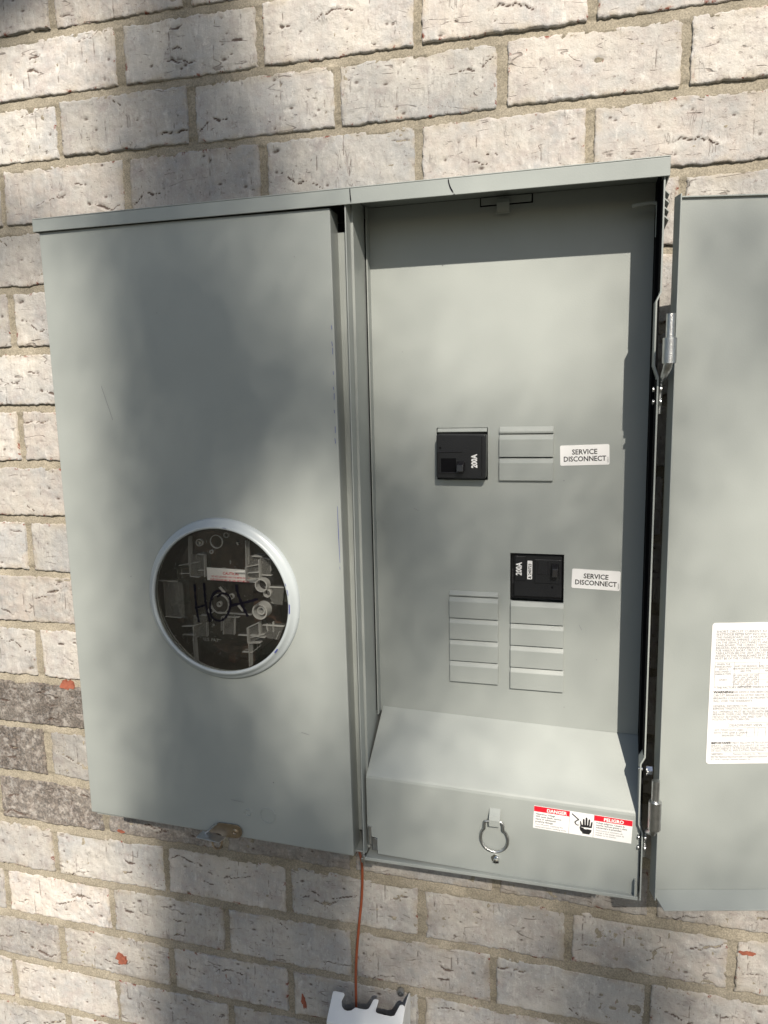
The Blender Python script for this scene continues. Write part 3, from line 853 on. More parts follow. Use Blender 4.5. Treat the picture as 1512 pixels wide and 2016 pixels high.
# --- deadfront with its openings
holes = [(.4585, .5170, .4440, .5035), (.5308, .5885, .4450, .5036), (.5425, .6025, .3050, .3605),
         (.5442, .6022, .1988, .3050), (.4726, .5284, .2032, .3126)]
DX0, DX1, DZ0, DZ1 = .3838, .6868, .1550, .7485
xs = sorted({DX0, DX1, *[h[0] for h in holes], *[h[1] for h in holes]})
zs = sorted({DZ0, DZ1, *[h[2] for h in holes], *[h[3] for h in holes]})
bm = bmesh.new(); vv = {}
def gv(x, z):
    if (x, z) not in vv: vv[(x, z)] = bm.verts.new((x, -.065, z))
    return vv[(x, z)]
for i in range(len(xs)-1):
    for j in range(len(zs)-1):
        mx, mz = (xs[i]+xs[i+1])/2, (zs[j]+zs[j+1])/2
        if any(h[0] < mx < h[1] and h[2] < mz < h[3] for h in holes): continue
        bm.faces.new((gv(xs[i], zs[j]), gv(xs[i+1], zs[j]), gv(xs[i+1], zs[j+1]), gv(xs[i], zs[j+1])))
# left flange standing proud towards the front
fl = [bm.verts.new((DX0, -.0775, zs[j])) for j in range(len(zs))]
for j in range(len(zs)-1):
    bm.faces.new((gv(DX0, zs[j]), gv(DX0, zs[j+1]), fl[j+1], fl[j]))
me = bpy.data.meshes.new('deadfront'); bm.to_mesh(me); bm.free()
dead = link_obj('deadfront', me, M_GREY, panel)
sm_ = dead.modifiers.new('solid', 'SOLIDIFY'); sm_.thickness = .0013; sm_.offset = 0
# knockout blanks
def blank(x0, x1, z0, z1, strip=False):
    m_ = MB(); b = min(.0055, (z1-z0)*.75)
    prof = [(-.0645, z1), (-.0665 if not strip else -.0662, z1-.0004), (-.0695 if not strip else -.0690, z1-b), (-.0695 if not strip else -.0685, z0), (-.0645, z0)]
    m_.prism(prof, YZ, x0, x1)
    return m_.build('knockout_blank', M_GREY, dead, bevel=.0005, seg=2)
blank(.4597, .5162, .4985, .5031, True)
blank(.5300, .5893, .4965, .5044, True)
blank(.5300, .5893, .4705, .4958); blank(.5300, .5893, .4440, .4696)
blank(.4718, .5292, .3072, .3134, True)
for k in range(4):
    zt = .3064-.0263*k; blank(.4718, .5292, zt-.0255, zt)
    zt = .3045-.0266*k; blank(.5433, .6030+.0003*k, zt-.0258, zt)
# clip plate and hook at the top
MB().box(.5088, .5648, -.0661, -.0657, .7392, .7484).build('plate_slot', M_SHADE, dead)
hk = MB(); hk.box(.5100, .5634, -.0676, -.0662, .7405, .7480)
hk.sheet([(-.0680, .7450), (-.0740, .7440), (-.0765, .7400), (-.0755, .7300)], YZ, .5278, .5412, .0015)
hk.box(.5270, .5420, -.0760, -.0745, .7288, .7300)
hk.build('hook_plate', M_GREY, dead, bevel=.0005)
rd = MB(); rd.tube(catmull([(.6635, -.095, .7210), (.6750, -.095, .7222), (.6850, -.095, .7222), (.6870, -.095, .7180), (.6872, -.095, .700), (.6872, -.095, .690)], 4), .0017, 8)
rd.build('prop_rod', M_GREY, panel, smooth=True)

for (x, z, q) in ((.6010, .4440, .0006), (.4200, .5900, .0004), (.6400, .2400, .0004), (.6050, .1800, .0005)):
    m_ = MB(); m_.cyl((x, -.0657, z), (0, -1, 0), q, .0002, 8); m_.build('paint_speck', M_INKG, dead)
for (x, z, q) in ((.2660, .0810, .0008), (.0900, .3300, .0005), (.3200, .6900, .0004), (.1500, .6400, .0004)):
    m_ = MB(); m_.cyl((x, -.1340, z), (0, -1, 0), q, .0003, 8); m_.build('paint_speck', M_INKG, cover)
for pts_ in (((.4300, .4100), (.4360, .4075)), ((.6200, .2800), (.6230, .2740))):
    m_ = MB(); m_.ribbon(pts_, .0003, -.0659); m_.build('scratch', M_INKG, dead)
for pts_ in (((.2250, .0500), (.2080, .0512)), ((.0700, .5600), (.0820, .5200)), ((.3050, .1500), (.3150, .1475))):
    m_ = MB(); m_.ribbon(pts_, .0004, -.1344); m_.build('scratch', M_INKG, cover)
# --- breakers
def breaker1():
    m_ = MB()
    m_.prism(rrect(.4885, .4720, .0560, .0500, .0025, -.012), XZ, -.0800, -.050)
    b = m_.build('circuit_breaker', M_BLACK, panel, bevel=.0012, seg=3)
    b['label'] = 'upper black 200A circuit breaker standing proud of the grey plate'
    e = MB(); e.box(.4625, .4905, -.0815, -.0803, .4770, .4782); e.box(.4625, .4640, -.0815, -.0803, .4530, .4770)
    e.box(.4625, .4905, -.0815, -.0803, .4530, .4542); e.box(.5115, .5127, -.0813, -.0802, .4500, .4940)
    e.build('breaker_rim', M_BLACK2, b, bevel=.0003)
    e = MB(); e.box(.4660, .4830, -.0806, -.0802, .4545, .4700); e.build('breaker_window', M_SHADE, b)
    t = MB(); t.hexa([(.4840, -.0800, .4560), (.4935, -.0800, .4560), (.4935, -.0800, .4670), (.4840, -.0800, .4670),
                      (.4850, -.0900, .4555), (.4925, -.0900, .4555), (.4925, -.0890, .4635), (.4850, -.0890, .4635)])
    t.build('toggle', M_BLACK2, b, bevel=.0008, seg=3)
    h = MB(); h.cyl((.4652, -.0803, .4818), (0, -1, 0), .0013, .0002, 14); h.build('pin_hole', M_SHADE, b)
    text_faces([('200A', 0, 0, .0090, .78, 'LEFT', .00035)], 'lettering', M_WHITEINK, b, (.5068, -.0801, .4592), (-.015, 0, 1), (-1, 0, -.015), (0, -1, 0))
breaker1()
def breaker2():
    m_ = MB()
    m_.box(.5425, .6025, -.0560, -.0400, .3052, .3603)
    b = m_.build('circuit_breaker', M_BLACK, panel)
    b['label'] = 'lower black 200A circuit breaker with white serial sticker, recessed'
    e = MB(); e.box(.5462, .6005, -.0600, -.0562, .3085, .3578); e.box(.5475, .5595, -.0612, -.0601, .3270, .3560)
    e.box(.5700, .6000, -.0612, -.0601, .3250, .3530)
    e.build('breaker_face', M_BLACK, b, bevel=.0008)
    e = MB(); e.box(.5725, .5870, -.0616, -.0612, .3350, .3362); e.box(.5725, .5737, -.0616, -.0612, .3362, .3510); e.box(.5840, .5852, -.0616, -.0612, .3362, .3510)
    e.build('breaker_rim', M_BLACK2, b, bevel=.0002)
    t = MB(); t.hexa([(.5885, -.0612, .3345), (.5970, -.0612, .3345), (.5970, -.0612, .3490), (.5885, -.0612, .3490),
                      (.5895, -.0700, .3345), (.5960, -.0700, .3345), (.5960, -.0690, .3440), (.5895, -.0690, .3440)])
    t.build('toggle', M_BLACK2, b, bevel=.0008, seg=3)
    h = MB(); h.cyl((.5895, -.0601, .3205), (0, -1, 0), .0013, .0002, 14); h.build('pin_hole', M_SHADE, b)
    text_faces([('200A', 0, 0, .0090, .78, 'LEFT', .00035)], 'lettering', M_WHITEINK, b, (.5549, -.0613, .3335), (.01, 0, 1), (-1, 0, .01), (0, -1, 0))
    s = MB(); s.prism(rrect(.5642, .3400, .0055, .0218, .0008, -.01), XZ, -.0605, -.0601)
    st = s.build('serial_sticker', M_STICK, b)
    text_faces([('& 240723', 0, 0, .0046, .98, 'LEFT', .0001)], 'lettering', M_INK, b, (.5658, -.0605, .3300), (.01, 0, 1), (-1, 0, .01), (0, -1, 0))
    text_faces([('MADE IN MEXICO 200A', 0, 0, .0020, .85, 'LEFT', 0)], 'lettering', M_INKG, b, (.5455, -.0563, .3225), (0, 0, 1), (-1, 0, 0), (0, -1, 0))
breaker2()

# --- SERVICE DISCONNECT stickers
for (cx_, cz_, a, lab) in ((.6225, .4724, R(1.7), 'white service disconnect sticker beside the upper breaker'), (.6372, .3332, R(-1.6), 'white service disconnect sticker beside the lower breaker')):
    s = MB(); s.prism(rrect(cx_, cz_, .0520, .0222, .0016, a), XZ, -.0661, -.0657)
    st = s.build('service_sticker', M_STICK, panel); st['label'] = lab
    u = Vector((math.cos(a), 0, math.sin(a))); v = Vector((-math.sin(a), 0, math.cos(a)))
    text_faces([('SERVICE', 0, .0010, .0078, .95, 'CENTER', .00014), ('DISCONNECT', 0, -.0066, .0078, .91, 'CENTER', .00014)], 'lettering', M_INK, st,
               (cx_, -.0661, cz_), u, v, (0, -1, 0))
    text_faces([('148B8079', 0, 0, .0017, 1, 'LEFT', 0)], 'lettering', M_INKG, st, Vector((cx_, -.0661, cz_)) + u*.0250 - v*.0095, v, -u, (0, -1, 0))

# --- lower wiring cover, bent
mb = MB()
lowp = [(.3860, .1590), (.6872, .1575)]
prof = [(-.0630, .1620), (-.0660, .1600), (-.1258, .0985), (-.1272, .0960), (-.1272, .0022)]
def lower_cover():
    bm = bmesh.new()
    # outline in x for each profile row; the lower left corner is stepped for the hinge
    rows = []
    def xl(z):
        if z > .155: return .3868
        if z > .098: return .3868-(.159-z)/.061*.0052
        return .3814
    def zr(x): return 0.0
    prof2 = [(-.0630, .1625), (-.0655, .1605), (-.0668, .1592), (-.1252, .1022), (-.1266, .1005), (-.1272, .0980)]
    for (y, z) in prof2:
        t = (.0 if z > .0 else 0)
        dz = -.0080        # right end hangs slightly lower
        rows.append((y, z, xl(z), .6884, dz))
    def P(x, y, z, d): return bm.verts.new((x, y, z+d*(x-.3814)/.307))
    for i in range(5):
        (y0, z0, a0, b0, d0), (y1, z1, a1, b1, d1) = rows[i], rows[i+1]
        bm.faces.new((P(a0, y0, z0, d0), P(a1, y1, z1, d1), P(b1, y1, z1, d1), P(b0, y0, z0, d0)))
    bm.faces.new([P(x, -.1272, z, -.0080) for x, z in ((.3814, .0980), (.3814, .0340), (.3862, .0335), (.3866, .0235), (.3932, .0228), (.3936, .0025), (.6884, .0025), (.6884, .0980))])
    bmesh.ops.remove_doubles(bm, verts=bm.verts, dist=1e-5)
    bmesh.ops.recalc_face_normals(bm, faces=bm.faces)
    me = bpy.data.meshes.new('wiring_cover'); bm.to_mesh(me); bm.free()
    o = link_obj('wiring_cover', me, M_GREY, panel)
    s = o.modifiers.new('solid', 'SOLIDIFY'); s.thickness = .0013; s.offset = 0
    b = o.modifiers.new('bevel', 'BEVEL'); b.width = .0004; b.segments = 2; b.limit_method = 'ANGLE'; b.angle_limit = R(60)
    return o
lowc = lower_cover()
# pull tab and ring
tb = MB(); tb.sheet([(-.1270, .0800), (-.1290, .0785), (-.1345, .0735), (-.1362, .0690), (-.1362, .0615)], YZ, .5268, .5392, .0014)
tb.build('pull_tab', M_GREY, lowc, bevel=.0004)
ringp = [(.5245, .0655), (.5222, .0640), (.5216, .0560), (.5200, .0530), (.5178, .0480), (.5176, .0400), (.5215, .0325), (.5290, .0280), (.5365, .0280), (.5435, .0320),
         (.5472, .0385), (.5476, .0460), (.5450, .0525), (.5428, .0560), (.5425, .0620), (.5405, .0655), (.5370, .0662)]
rp = MB(); rp.tube(catmull([(a, -.1335 if b > .055 else -.1315, b+.0010) for a, b in ringp], 4), .0015, 8)
rp.tube([(.5245, -.1335, .0663), (.5370, -.1335, .0670)], .0012, 8)
rp.build('pull_ring', M_ZINC, lowc, smooth=True)
sw = MB(); sw.lathe((.5346, -.1278, .0170), [(.0036, 0), (.0036, .0026), (.0028, .0042), (.0014, .0048), (.0001, .0049)], 24)
sw.cyl((.5332, -.1278, .0186), (0, -1, 0), .0050, .0012, 6)
sw.build('cover_screw', M_CHROME, lowc, smooth=True)
MB().box(.5316, .5376, -.1331, -.1322, .0157, .0164).build('screw_slot', M_SHADE, lowc)

# danger sticker
dn = Vector((.5760, -.1279, .0888)); du = Vector((.1042, 0, -.0040)).normalized(); dv = Vector((.0040, 0, .1042)).normalized(); nn = (0, -1, 0)
DW, DH = .1043, .0268
def dq(a0, a1, b0, b1, l):
    return [dn + du*a + dv*b + Vector(nn)*l for a, b in ((a0, -b1), (a1, -b1), (a1, -b0), (a0, -b0))]
def flatq(quads, name, mat, par):
    bm = bmesh.new()
    for q in quads: bm.faces.new([bm.verts.new(p) for p in q])
    me = bpy.data.meshes.new(name); bm.to_mesh(me); bm.free(); return link_obj(name, me, mat, par)
s = MB(); q = dq(0, DW, 0, DH, 0); q2 = dq(0, DW, 0, DH, .0003)
s.hexa(q + q2)
ds = s.build('danger_sticker', M_STICK, panel); ds['label'] = 'red and white danger sticker with a shocked hand pictogram'
for a0, a1 in ((.0002, .0384), (.0646, DW-.0002)): flatq([dq(a0, a1, .0002, .0066, .0004)], 'red_band', M_RED, ds)
for a0 in (.0384, .0643): flatq([dq(a0, a0+.0003, 0, DH, .00045)], 'dividing_line', M_INKG, ds)
for t_, a0 in (('DANGER', .0140), ('PELIGRO', .0745)):
    text_faces([(t_, a0, -.0054, .0054, .98, 'LEFT', .00020)], 'lettering', M_WHITEINK, ds, dn, du, dv, nn, .0006)
small = ['Hazardous Voltage.', 'Will cause death, serious', 'injury or substantial', 'property damage.']
small2 = ['Turn off power supplying this', 'equipment before working inside.']
sp = ['Voltaje peligroso. Causara la', 'muerte, lesiones graves o dano', 'substancial a la propiedad.']
sp2 = ['Desconecte el suministro de', 'energia a este equipo antes de', 'trabajar en su interior.']
it = [(t, .0022, -.0100-.0030*i, .0029, .95, 'LEFT', .00004) for i, t in enumerate(small)]
text_faces(it, 'lettering', M_INK, ds, dn, du, dv, nn, .0005)
it = [(t, .0668, -.0094-.0028*i, .0027, .95, 'LEFT', .00004) for i, t in enumerate(sp)]
text_faces(it, 'lettering', M_INK, ds, dn, du, dv, nn, .0005)
it = [(t, .0022, -.0222-.0030*i, .0027, .93, 'LEFT', 0) for i, t in enumerate(small2)]
text_faces(it, 'lettering', M_INKG, ds, dn, du, dv, nn, .0005)
it = [(t, .0668, -.0182-.0027*i, .0026, .93, 'LEFT', 0) for i, t in enumerate(sp2)]
text_faces(it, 'lettering', M_INKG, ds, dn, du, dv, nn, .0005)
pic = MB()
def pp(a, b): p = dn + du*a - dv*b; return (p.x, p.z)
# bolt of current
pic.ribbon([pp(.0410, .0025), pp(.0485, .0085)], .0013, -.1284)
pic.ribbon([pp(.0487, .0083), pp(.0468, .0094), pp(.0446, .0118)], .0013, -.1284)
pic.ribbon([pp(.0444, .0115), pp(.0454, .0138), pp(.0472, .0150), pp(.0494, .0146)], [.0013, .0012, .0012, .0005], -.1284)
# hand: palm, four fingers, thumb
hand = [(.0500, .0165), (.0505, .0150), (.0498, .0100), (.0506, .0094), (.0522, .0140), (.0530, .0138), (.0528, .0072), (.0538, .0062), (.0546, .0072), (.0552, .0135), (.0558, .0135),
        (.0556, .0052), (.0566, .0043), (.0575, .0053), (.0578, .0135), (.0584, .0135), (.0588, .0066), (.0597, .0058), (.0605, .0067), (.0603, .0142), (.0609, .0144),
        (.0617, .0092), (.0625, .0086), (.0632, .0094), (.0626, .0160)]
pic.prism([pp(a, b) for a, b in hand], XZ, -.1285, -.1283)
pic.prism([pp(a, b) for a, b in [(.0497, .0166), (.0545, .0172), (.0540, .0182), (.0575, .0186), (.0572, .0180), (.0626, .0182), (.0622, .0210), (.0608, .0228), (.0606, .0240), (.0530, .0240), (.0530, .0226), (.0506, .0206)]], XZ, -.1285, -.1283)
pic.build('pictogram', M_INK, ds)

# --- lower left hinge bits of the wiring cover
hb = MB(); hb.cyl((.3842, -.1262, .0135), (0, 0, 1), .0028, .0240, 14)
hb.box(.3800, .3870, -.1240, -.1225, .0140, .0400); hb.box(.3855, .3930, -.1225, -.1205, .0030, .0180)
hb.build('cover_hinge', M_ZINC, panel, bevel=.0004)
hb = MB(); hb.box(.3740, .3935, -.1330, -.1100, -.0090, -.0030); hb.box(.3772, .3800, -.1360, -.1340, -.0100, .0030)
hb.build('corner_clip', M_ZINC, panel, bevel=.0008)

# --- right door, swung open past the wall line
phi = R(14)
door = MB()
DE = Vector((math.cos(phi), math.sin(phi), 0)); DNn = Vector((math.sin(phi), -math.cos(phi), 0)); DO = Vector((.7004, -.1200, 0))
def dp(s, z, n=0.0): p = DO + DE*s + DNn*n; return (p.x, p.y, z)
W_ = .322
def dslab(s0, s1, z0, z1, n0, n1):
    door.hexa([dp(s0, z0, n1), dp(s1, z0, n1), dp(s1, z0, n0), dp(s0, z0, n0), dp(s0, z1, n1), dp(s1, z1, n1), dp(s1, z1, n0), dp(s0, z1, n0)])
dslab(0, W_, 0, .7205, -.0014, 0)
door.hexa([dp(.0, .0, .0165), dp(.0014, .0, .0165), dp(.0014, .0, .0002), dp(.0, .0, .0002), dp(.0, .7200, .0150), dp(.0014, .7200, .0150), dp(.0014, .7205, .0002), dp(.0, .7205, .0002)])
door.hexa([dp(.0090, -.0100, .0200), dp(W_, -.0100, .0200), dp(W_, -.0002, .0002), dp(.0018, -.0002, .0002), dp(.0090, -.0086, .0200), dp(W_, -.0086, .0200), dp(W_, .0012, .0002), dp(.0018, .0012, .0002)])
dslab(.0015, W_, .7191, .7205, .0001, .0030)
dslab(W_-.0014, W_, 0.0014, .7190, .0001, .0250)
door = door.build('door', M_GREY, panel, bevel=.0004)
# instruction label on the inside of the door
LW, LH, LS, LZ = .165, .1550, .0540, .3030
s = MB(); s.prism(rrect(LS+LW/2, LZ-LH/2, LW, LH, .0035, 0), lambda a, b, d: dp(a, b, d), .0002, .0005)
il = s.build('instruction_label', M_PAPER, panel); il['label'] = 'white printed instruction label on the inside of the open door'
def lt_(t, a, b, sz=.0034, al='LEFT', bold=0.0, xs=.92): return (t, a, -b, sz, xs, al, bold)
para = ['WATTHOUR METER NOT INCLUDED IN SHORT CIRCUIT CURRENT RATING.', 'THIS PANELBOARD HAS A MAXIMUM SHORT CIRCUIT RATING OF 22,000 RMS', 'SYMMETRICAL AMPERES, 120/240 V~. THE ACTUAL RATING DEPENDS',
        'ON THE SERVICE DISCONNECTS AND BRANCH BREAKERS USED IN THE', 'PANELBOARD. THE CORRECT SERVICE DISCONNECT AND BRANCH', 'BREAKERS AND MAIN/BRANCH BREAKER SERIES COMBINATIONS',
        'FOR VARIOUS SHORT CIRCUIT CURRENT LEVELS ARE SHOWN IN THE', 'TABULATION BELOW. ANY CIRCUIT BREAKER REPLACED OR', 'ADDED IN THIS PANELBOARD MUST BE MANUFACTURED AND', 'MUST BE OF THE CORRECT TYPE AS INDICATED BELOW.']
it = [lt_('SHORT CIRCUIT CURRENT RATING', .0045, .0105, .0036, xs=1.05)]
it += [lt_(t, .0045, .0138+.00285*i) for i, t in enumerate(para)]
it += [lt_('* THE FACTORY INSTALLED MAIN IS TYPE QNRH', .0050, .0712)]
it += [lt_('THIS DEVICE HAS BEEN DESIGNED FOR USE WITH', .0235, .0762), lt_('CIRCUIT BREAKERS AS LISTED ABOVE. THE USE OF OTHER CIRCUIT', .0045, .0796), lt_('BREAKERS COULD RESULT IN PROPERTY DAMAGE AND', .0045, .0828), lt_('WILL VOID THE WARRANTY.', .0045, .0860)]
it += [lt_('GENERAL INFORMATION', .0045, .0915), lt_('REMOVE TWISTOUTS FROM TRIM ONLY WHERE BREAKERS ARE INSTALLED.', .0045, .0946), lt_('ALL OPENINGS MUST BE FILLED WITH BREAKERS OR FILLERS.', .0045, .0978),
       lt_('BREAKER OVERLOAD TRIP POSITION IS INDICATED WHEN HANDLE IS', .0045, .1006), lt_('MIDWAY BETWEEN "ON" AND "OFF". TO RESET MOVE TO OFF', .0045, .1036), lt_('POSITION THEN TURN ON.', .0045, .1064)]
it += [lt_('DEADFRONT VIEW - TOP TWISTOUT', .0225, .1132, .0040, xs=1.0), lt_('LEFT TWISTOUTS USED', .0065, .1182, .0032), lt_('WITH TYPE QNR & QNRH', .0065, .1212, .0032), lt_('BREAKERS ONLY', .0150, .1242, .0032)]
it += [lt_('DO NOT ALLOW PETROLEUM BASED PAINTS,', .0210, .1326), lt_('SPRAYS, CHEMICALS, SOLVENTS OR ANY PAINT TO CONTACT', .0045, .1358), lt_('COMPONENTS. PETROLEUM BASED CHEMICALS CAN DEGRADE', .0045, .1386), lt_('OF ELECTRICAL INSULATING MATERIALS.', .0045, .1412)]
for i, t in enumerate(['WHEN THE', 'PANELBOARD', 'SERVICE', 'DISCONNECT', 'MAIN IS TYPE']): it.append(lt_(t, .0135, .0455+.0027*i, .0029, 'CENTER'))
for i, t in enumerate(['AND THE BRANCH', 'BREAKERS INSTALLED', 'ARE TYPE']): it.append(lt_(t, .0365, .0478+.0027*i, .0029, 'CENTER'))
for i, t in enumerate(['AND THE MAXIMUM', 'SYSTEM VOLTAGE', 'MAX. RMS']): it.append(lt_(t, .0620, .0478+.0027*i, .0029, 'CENTER'))
it.append(lt_('QNRH', .0135, .0625, .0030, 'CENTER'))
for i, t in enumerate(['QP, QPH, HQP, QT, QPF', 'QPHF, QAF, QAFH, QE', 'QPF, QAF, QEH, QPHF', 'QP, QPH, HQP, QT, QAF', 'QPHF, QAF, QAFH, QE', 'QEH, QPHF']): it.append(lt_(t, .0365, .0578+.0024*i, .0027, 'CENTER'))
it.append(lt_('22, 000', .0620, .0595, .0030, 'CENTER')); it.append(lt_('10, 000', .0620, .0655, .0030, 'CENTER'))
it += [lt_('148B7085H', .0045, .1452, .0030), lt_('Siemens Industry, Inc.  Norcross, Georgia  U.S.A.', .0280, .1450, .0030), lt_('(R) The National Electrical Code is a registered trademark of the NFPA', .0050, .1482, .0027), lt_('(C) 2018 Copyright Siemens Industry, Inc.', .0050, .1508, .0027)]
text_faces(it, 'lettering', M_INKG, il, dp(LS, LZ, .0005), DE, (0, 0, 1), DNn)
for w_2 in (lt_('WARNING:', .0045, .0762, .0037, bold=.00012, xs=1.1), lt_('IMPORTANT:', .0045, .1326, .0034, bold=.0001, xs=1.05)):
    text_faces([w_2], 'lettering', M_INK, il, dp(LS, LZ, .0005), DE, (0, 0, 1), DNn)
ln = []
def hl(a0, a1, b, t=.00022): ln.append([Vector(dp(LS+a, LZ-bb, .00075)) for a, bb in ((a0, b+t), (a1, b+t), (a1, b), (a0, b))])
def vl(a, b0, b1, t=.00022): ln.append([Vector(dp(LS+x, LZ-bb, .0008)) for x, bb in ((a, b1), (a+t, b1), (a+t, b0), (a, b0))])
hl(.0045, .150, .0425); hl(.0045, .150, .0550); hl(.0045, .150, .0690); hl(.0490, .150, .0615)
for a in (.0045, .0245, .0500, .0760): vl(a, .0425, .0690)
hl(.0045, .0530, .0112, .00016); hl(.0045, .0320, .0921, .00016)
hl(.0210, .125, .1090); hl(.0210, .125, .1142); vl(.0210, .1090, .1142)
for a in (.0410, .0525):
    hl(a, a+.0080, .1150); hl(a, a+.0080, .1196); hl(a, a+.0080, .1242); vl(a, .1150, .1242); vl(a+.0080, .1150, .1242)
hl(.0040, .160, .1425, .0003); hl(.0040, .160, .1462, .0003)
flatq(ln, 'printed_rules', M_INKG, il)

# --- hinges, pins, nut
def hinge(zt, zpin, zb, zend, xo=0.0):
    h = MB(); y = -.1500; x = .6968+xo
    h.tube([(x+.001, y, z) for z in np.linspace(zb, zpin, 10)], .0064, 16)
    o = h.build('hinge', M_ZINC, panel, smooth=True, ang=50)
    p = MB(); p.cyl((x+.001, y, zpin-.001), (0, 0, 1), .0040, zt-zpin+.001, 16); p.build('hinge_pin', M_ZINC, o, smooth=True)
    b = MB(); b.tube([(x+.0006, y, zb+.002), (x-.0004, y, zb-.004), (.6945, -.134, zb-.013), (.6932, -.126, zb-.018), (.6925, -.126, zend)], [.0042, .0040, .0030, .0022, .0018], 10)
    for zz in (zb-.024, zb-.036): b.cyl((.6922, -.1290, zz), (1, 0, 0), .0036, .0016, 12)
    for zz in (zb-.024, zb-.036): b.cyl((.6870, -.1290, zz), (-1, 0, 0), .0026, .0014, 12)
    b.build('hinge_strap', M_ZINC, o, smooth=True, ang=50)
hinge(.6108, .5888, .5655, .5180, 0)
hinge(.1455, .1222, .0915, .0440, .0020)
nt_ = MB(); nt_.cyl((.6914, -.130, .1460), (1, 0, 0), .0060, .0012, 20); nt_.cyl((.6926, -.130, .1460), (1, 0, 0), .0048, .0050, 6); nt_.cyl((.6880, -.130, .1465), (-1, 0, 0), .0022, .0040, 12)
nt_.build('hex_bolt', M_CHROME, panel, smooth=True, ang=30)

# ================================================================ wire and the white plastic cover under the panel
wr = MB()
wr.tube(catmull([(.5155, -.080, -1.030+GZ), (.5158, -.050, -1.065+GZ), (.5150, -.032, -1.100+GZ), (.5135, -.030, -1.145+GZ), (.5090, -.031, -1.190+GZ), (.5045, -.030, -1.235+GZ), (.5020, -.028, -1.275+GZ), (.5012, -.026, -1.330+GZ), (.501, -.026, -1.50+GZ)], 8), .0018, 10)
wo_ = wr.build('electrical_wire', M_WIRE, None, smooth=True)
wo_['label'] = 'thin terracotta orange wire hanging from the panel down into the white plastic cover'; wo_['category'] = 'wire'

pc = thing('plastic_cover', 'white plastic utility cover with notched top at the foot of the photo, below the panel', 'cable cover', (.470, 0, -1.62+GZ))
Hh = 1.62
zf, yf = -1.3165+Hh, -.0620      # front edge of chamfer
zb2, yb = -1.2950+Hh, -.0330     # back (upper) edge
WX = .1035
prof_ = [(0, 0), (.0, .93), (.02, 1), (.15, 1), (.17, .93), (.145, .72), (.165, .55), (.20, .47), (.245, .45), (.30, .49), (.345, .61), (.42, .60), (.49, .61), (.525, .66), (.565, .97), (.59, 1), (.635, 1),
         (.635, .92), (.62, .62), (.645, .57), (.74, .56), (.83, .56), (.875, .60), (.925, .96), (.955, 1), (.99, .95), (1, .85), (1, 0)]
m_ = MB()
n0 = Vector((0, zf-zb2, yf-yb)).normalized()
def chf(a, b, d):
    y = yf+(yb-yf)*b; z = zf+(zb2-zf)*b
    nx = Vector((0, -(zb2-zf), (yb-yf))).normalized()
    return (a*WX, y + nx.y*d, z + nx.z*d)
m_.prism(prof_, chf, 0, -.0022)
m_.box(0, WX, yf-.0005, yf+.0017, -.3, zf-.0003)
m_.prism([(yf+.0018, -.3), (yf+.0018, zf-.001), (yb, zb2-.0005), (yb+.003, zb2-.014), (-.004, zb2-.050), (-.004, -.3)], YZ, 0, .002)
m_.prism([(yf+.0018, -.3), (yf+.0018, zf-.001), (yb, zb2-.003), (-.010, zb2-.0045), (-.004, zb2-.006), (-.004, -.3)], YZ, WX-.002, WX)
m_.build('cover_shell', M_WPLAST, pc, bevel=.0010, seg=3)
sc_ = MB(); sc_.lathe((.0905, -.0040, zb2-.006), [(.0052, 0), (.0052, .004), (.0040, .006), (.0018, .0062), (.0016, .003), (.0001, .003)], 18)
sc_.build('mounting_screw', M_ZINC, pc, smooth=True)

for (x, z, w, h, s) in ((.0470, .9985, .019, .017, 3), (.1085, .5555, .020, .014, 5), (.9960, .7400, .015, .006, 8), (.4130, .5480, .007, .022, 12), (.2200, .8560, .016, .012, 15), (.1230, .7730, .010, .004, 9)):
    flake(x, z, w, h, s)

# ================================================================ shade tree standing out of the picture, between wall and sun
tree = thing('shade_tree', 'leafy tree behind the photographer whose crown is shaped to dapple the brick wall', 'tree', (1.55, -7.4, 0))
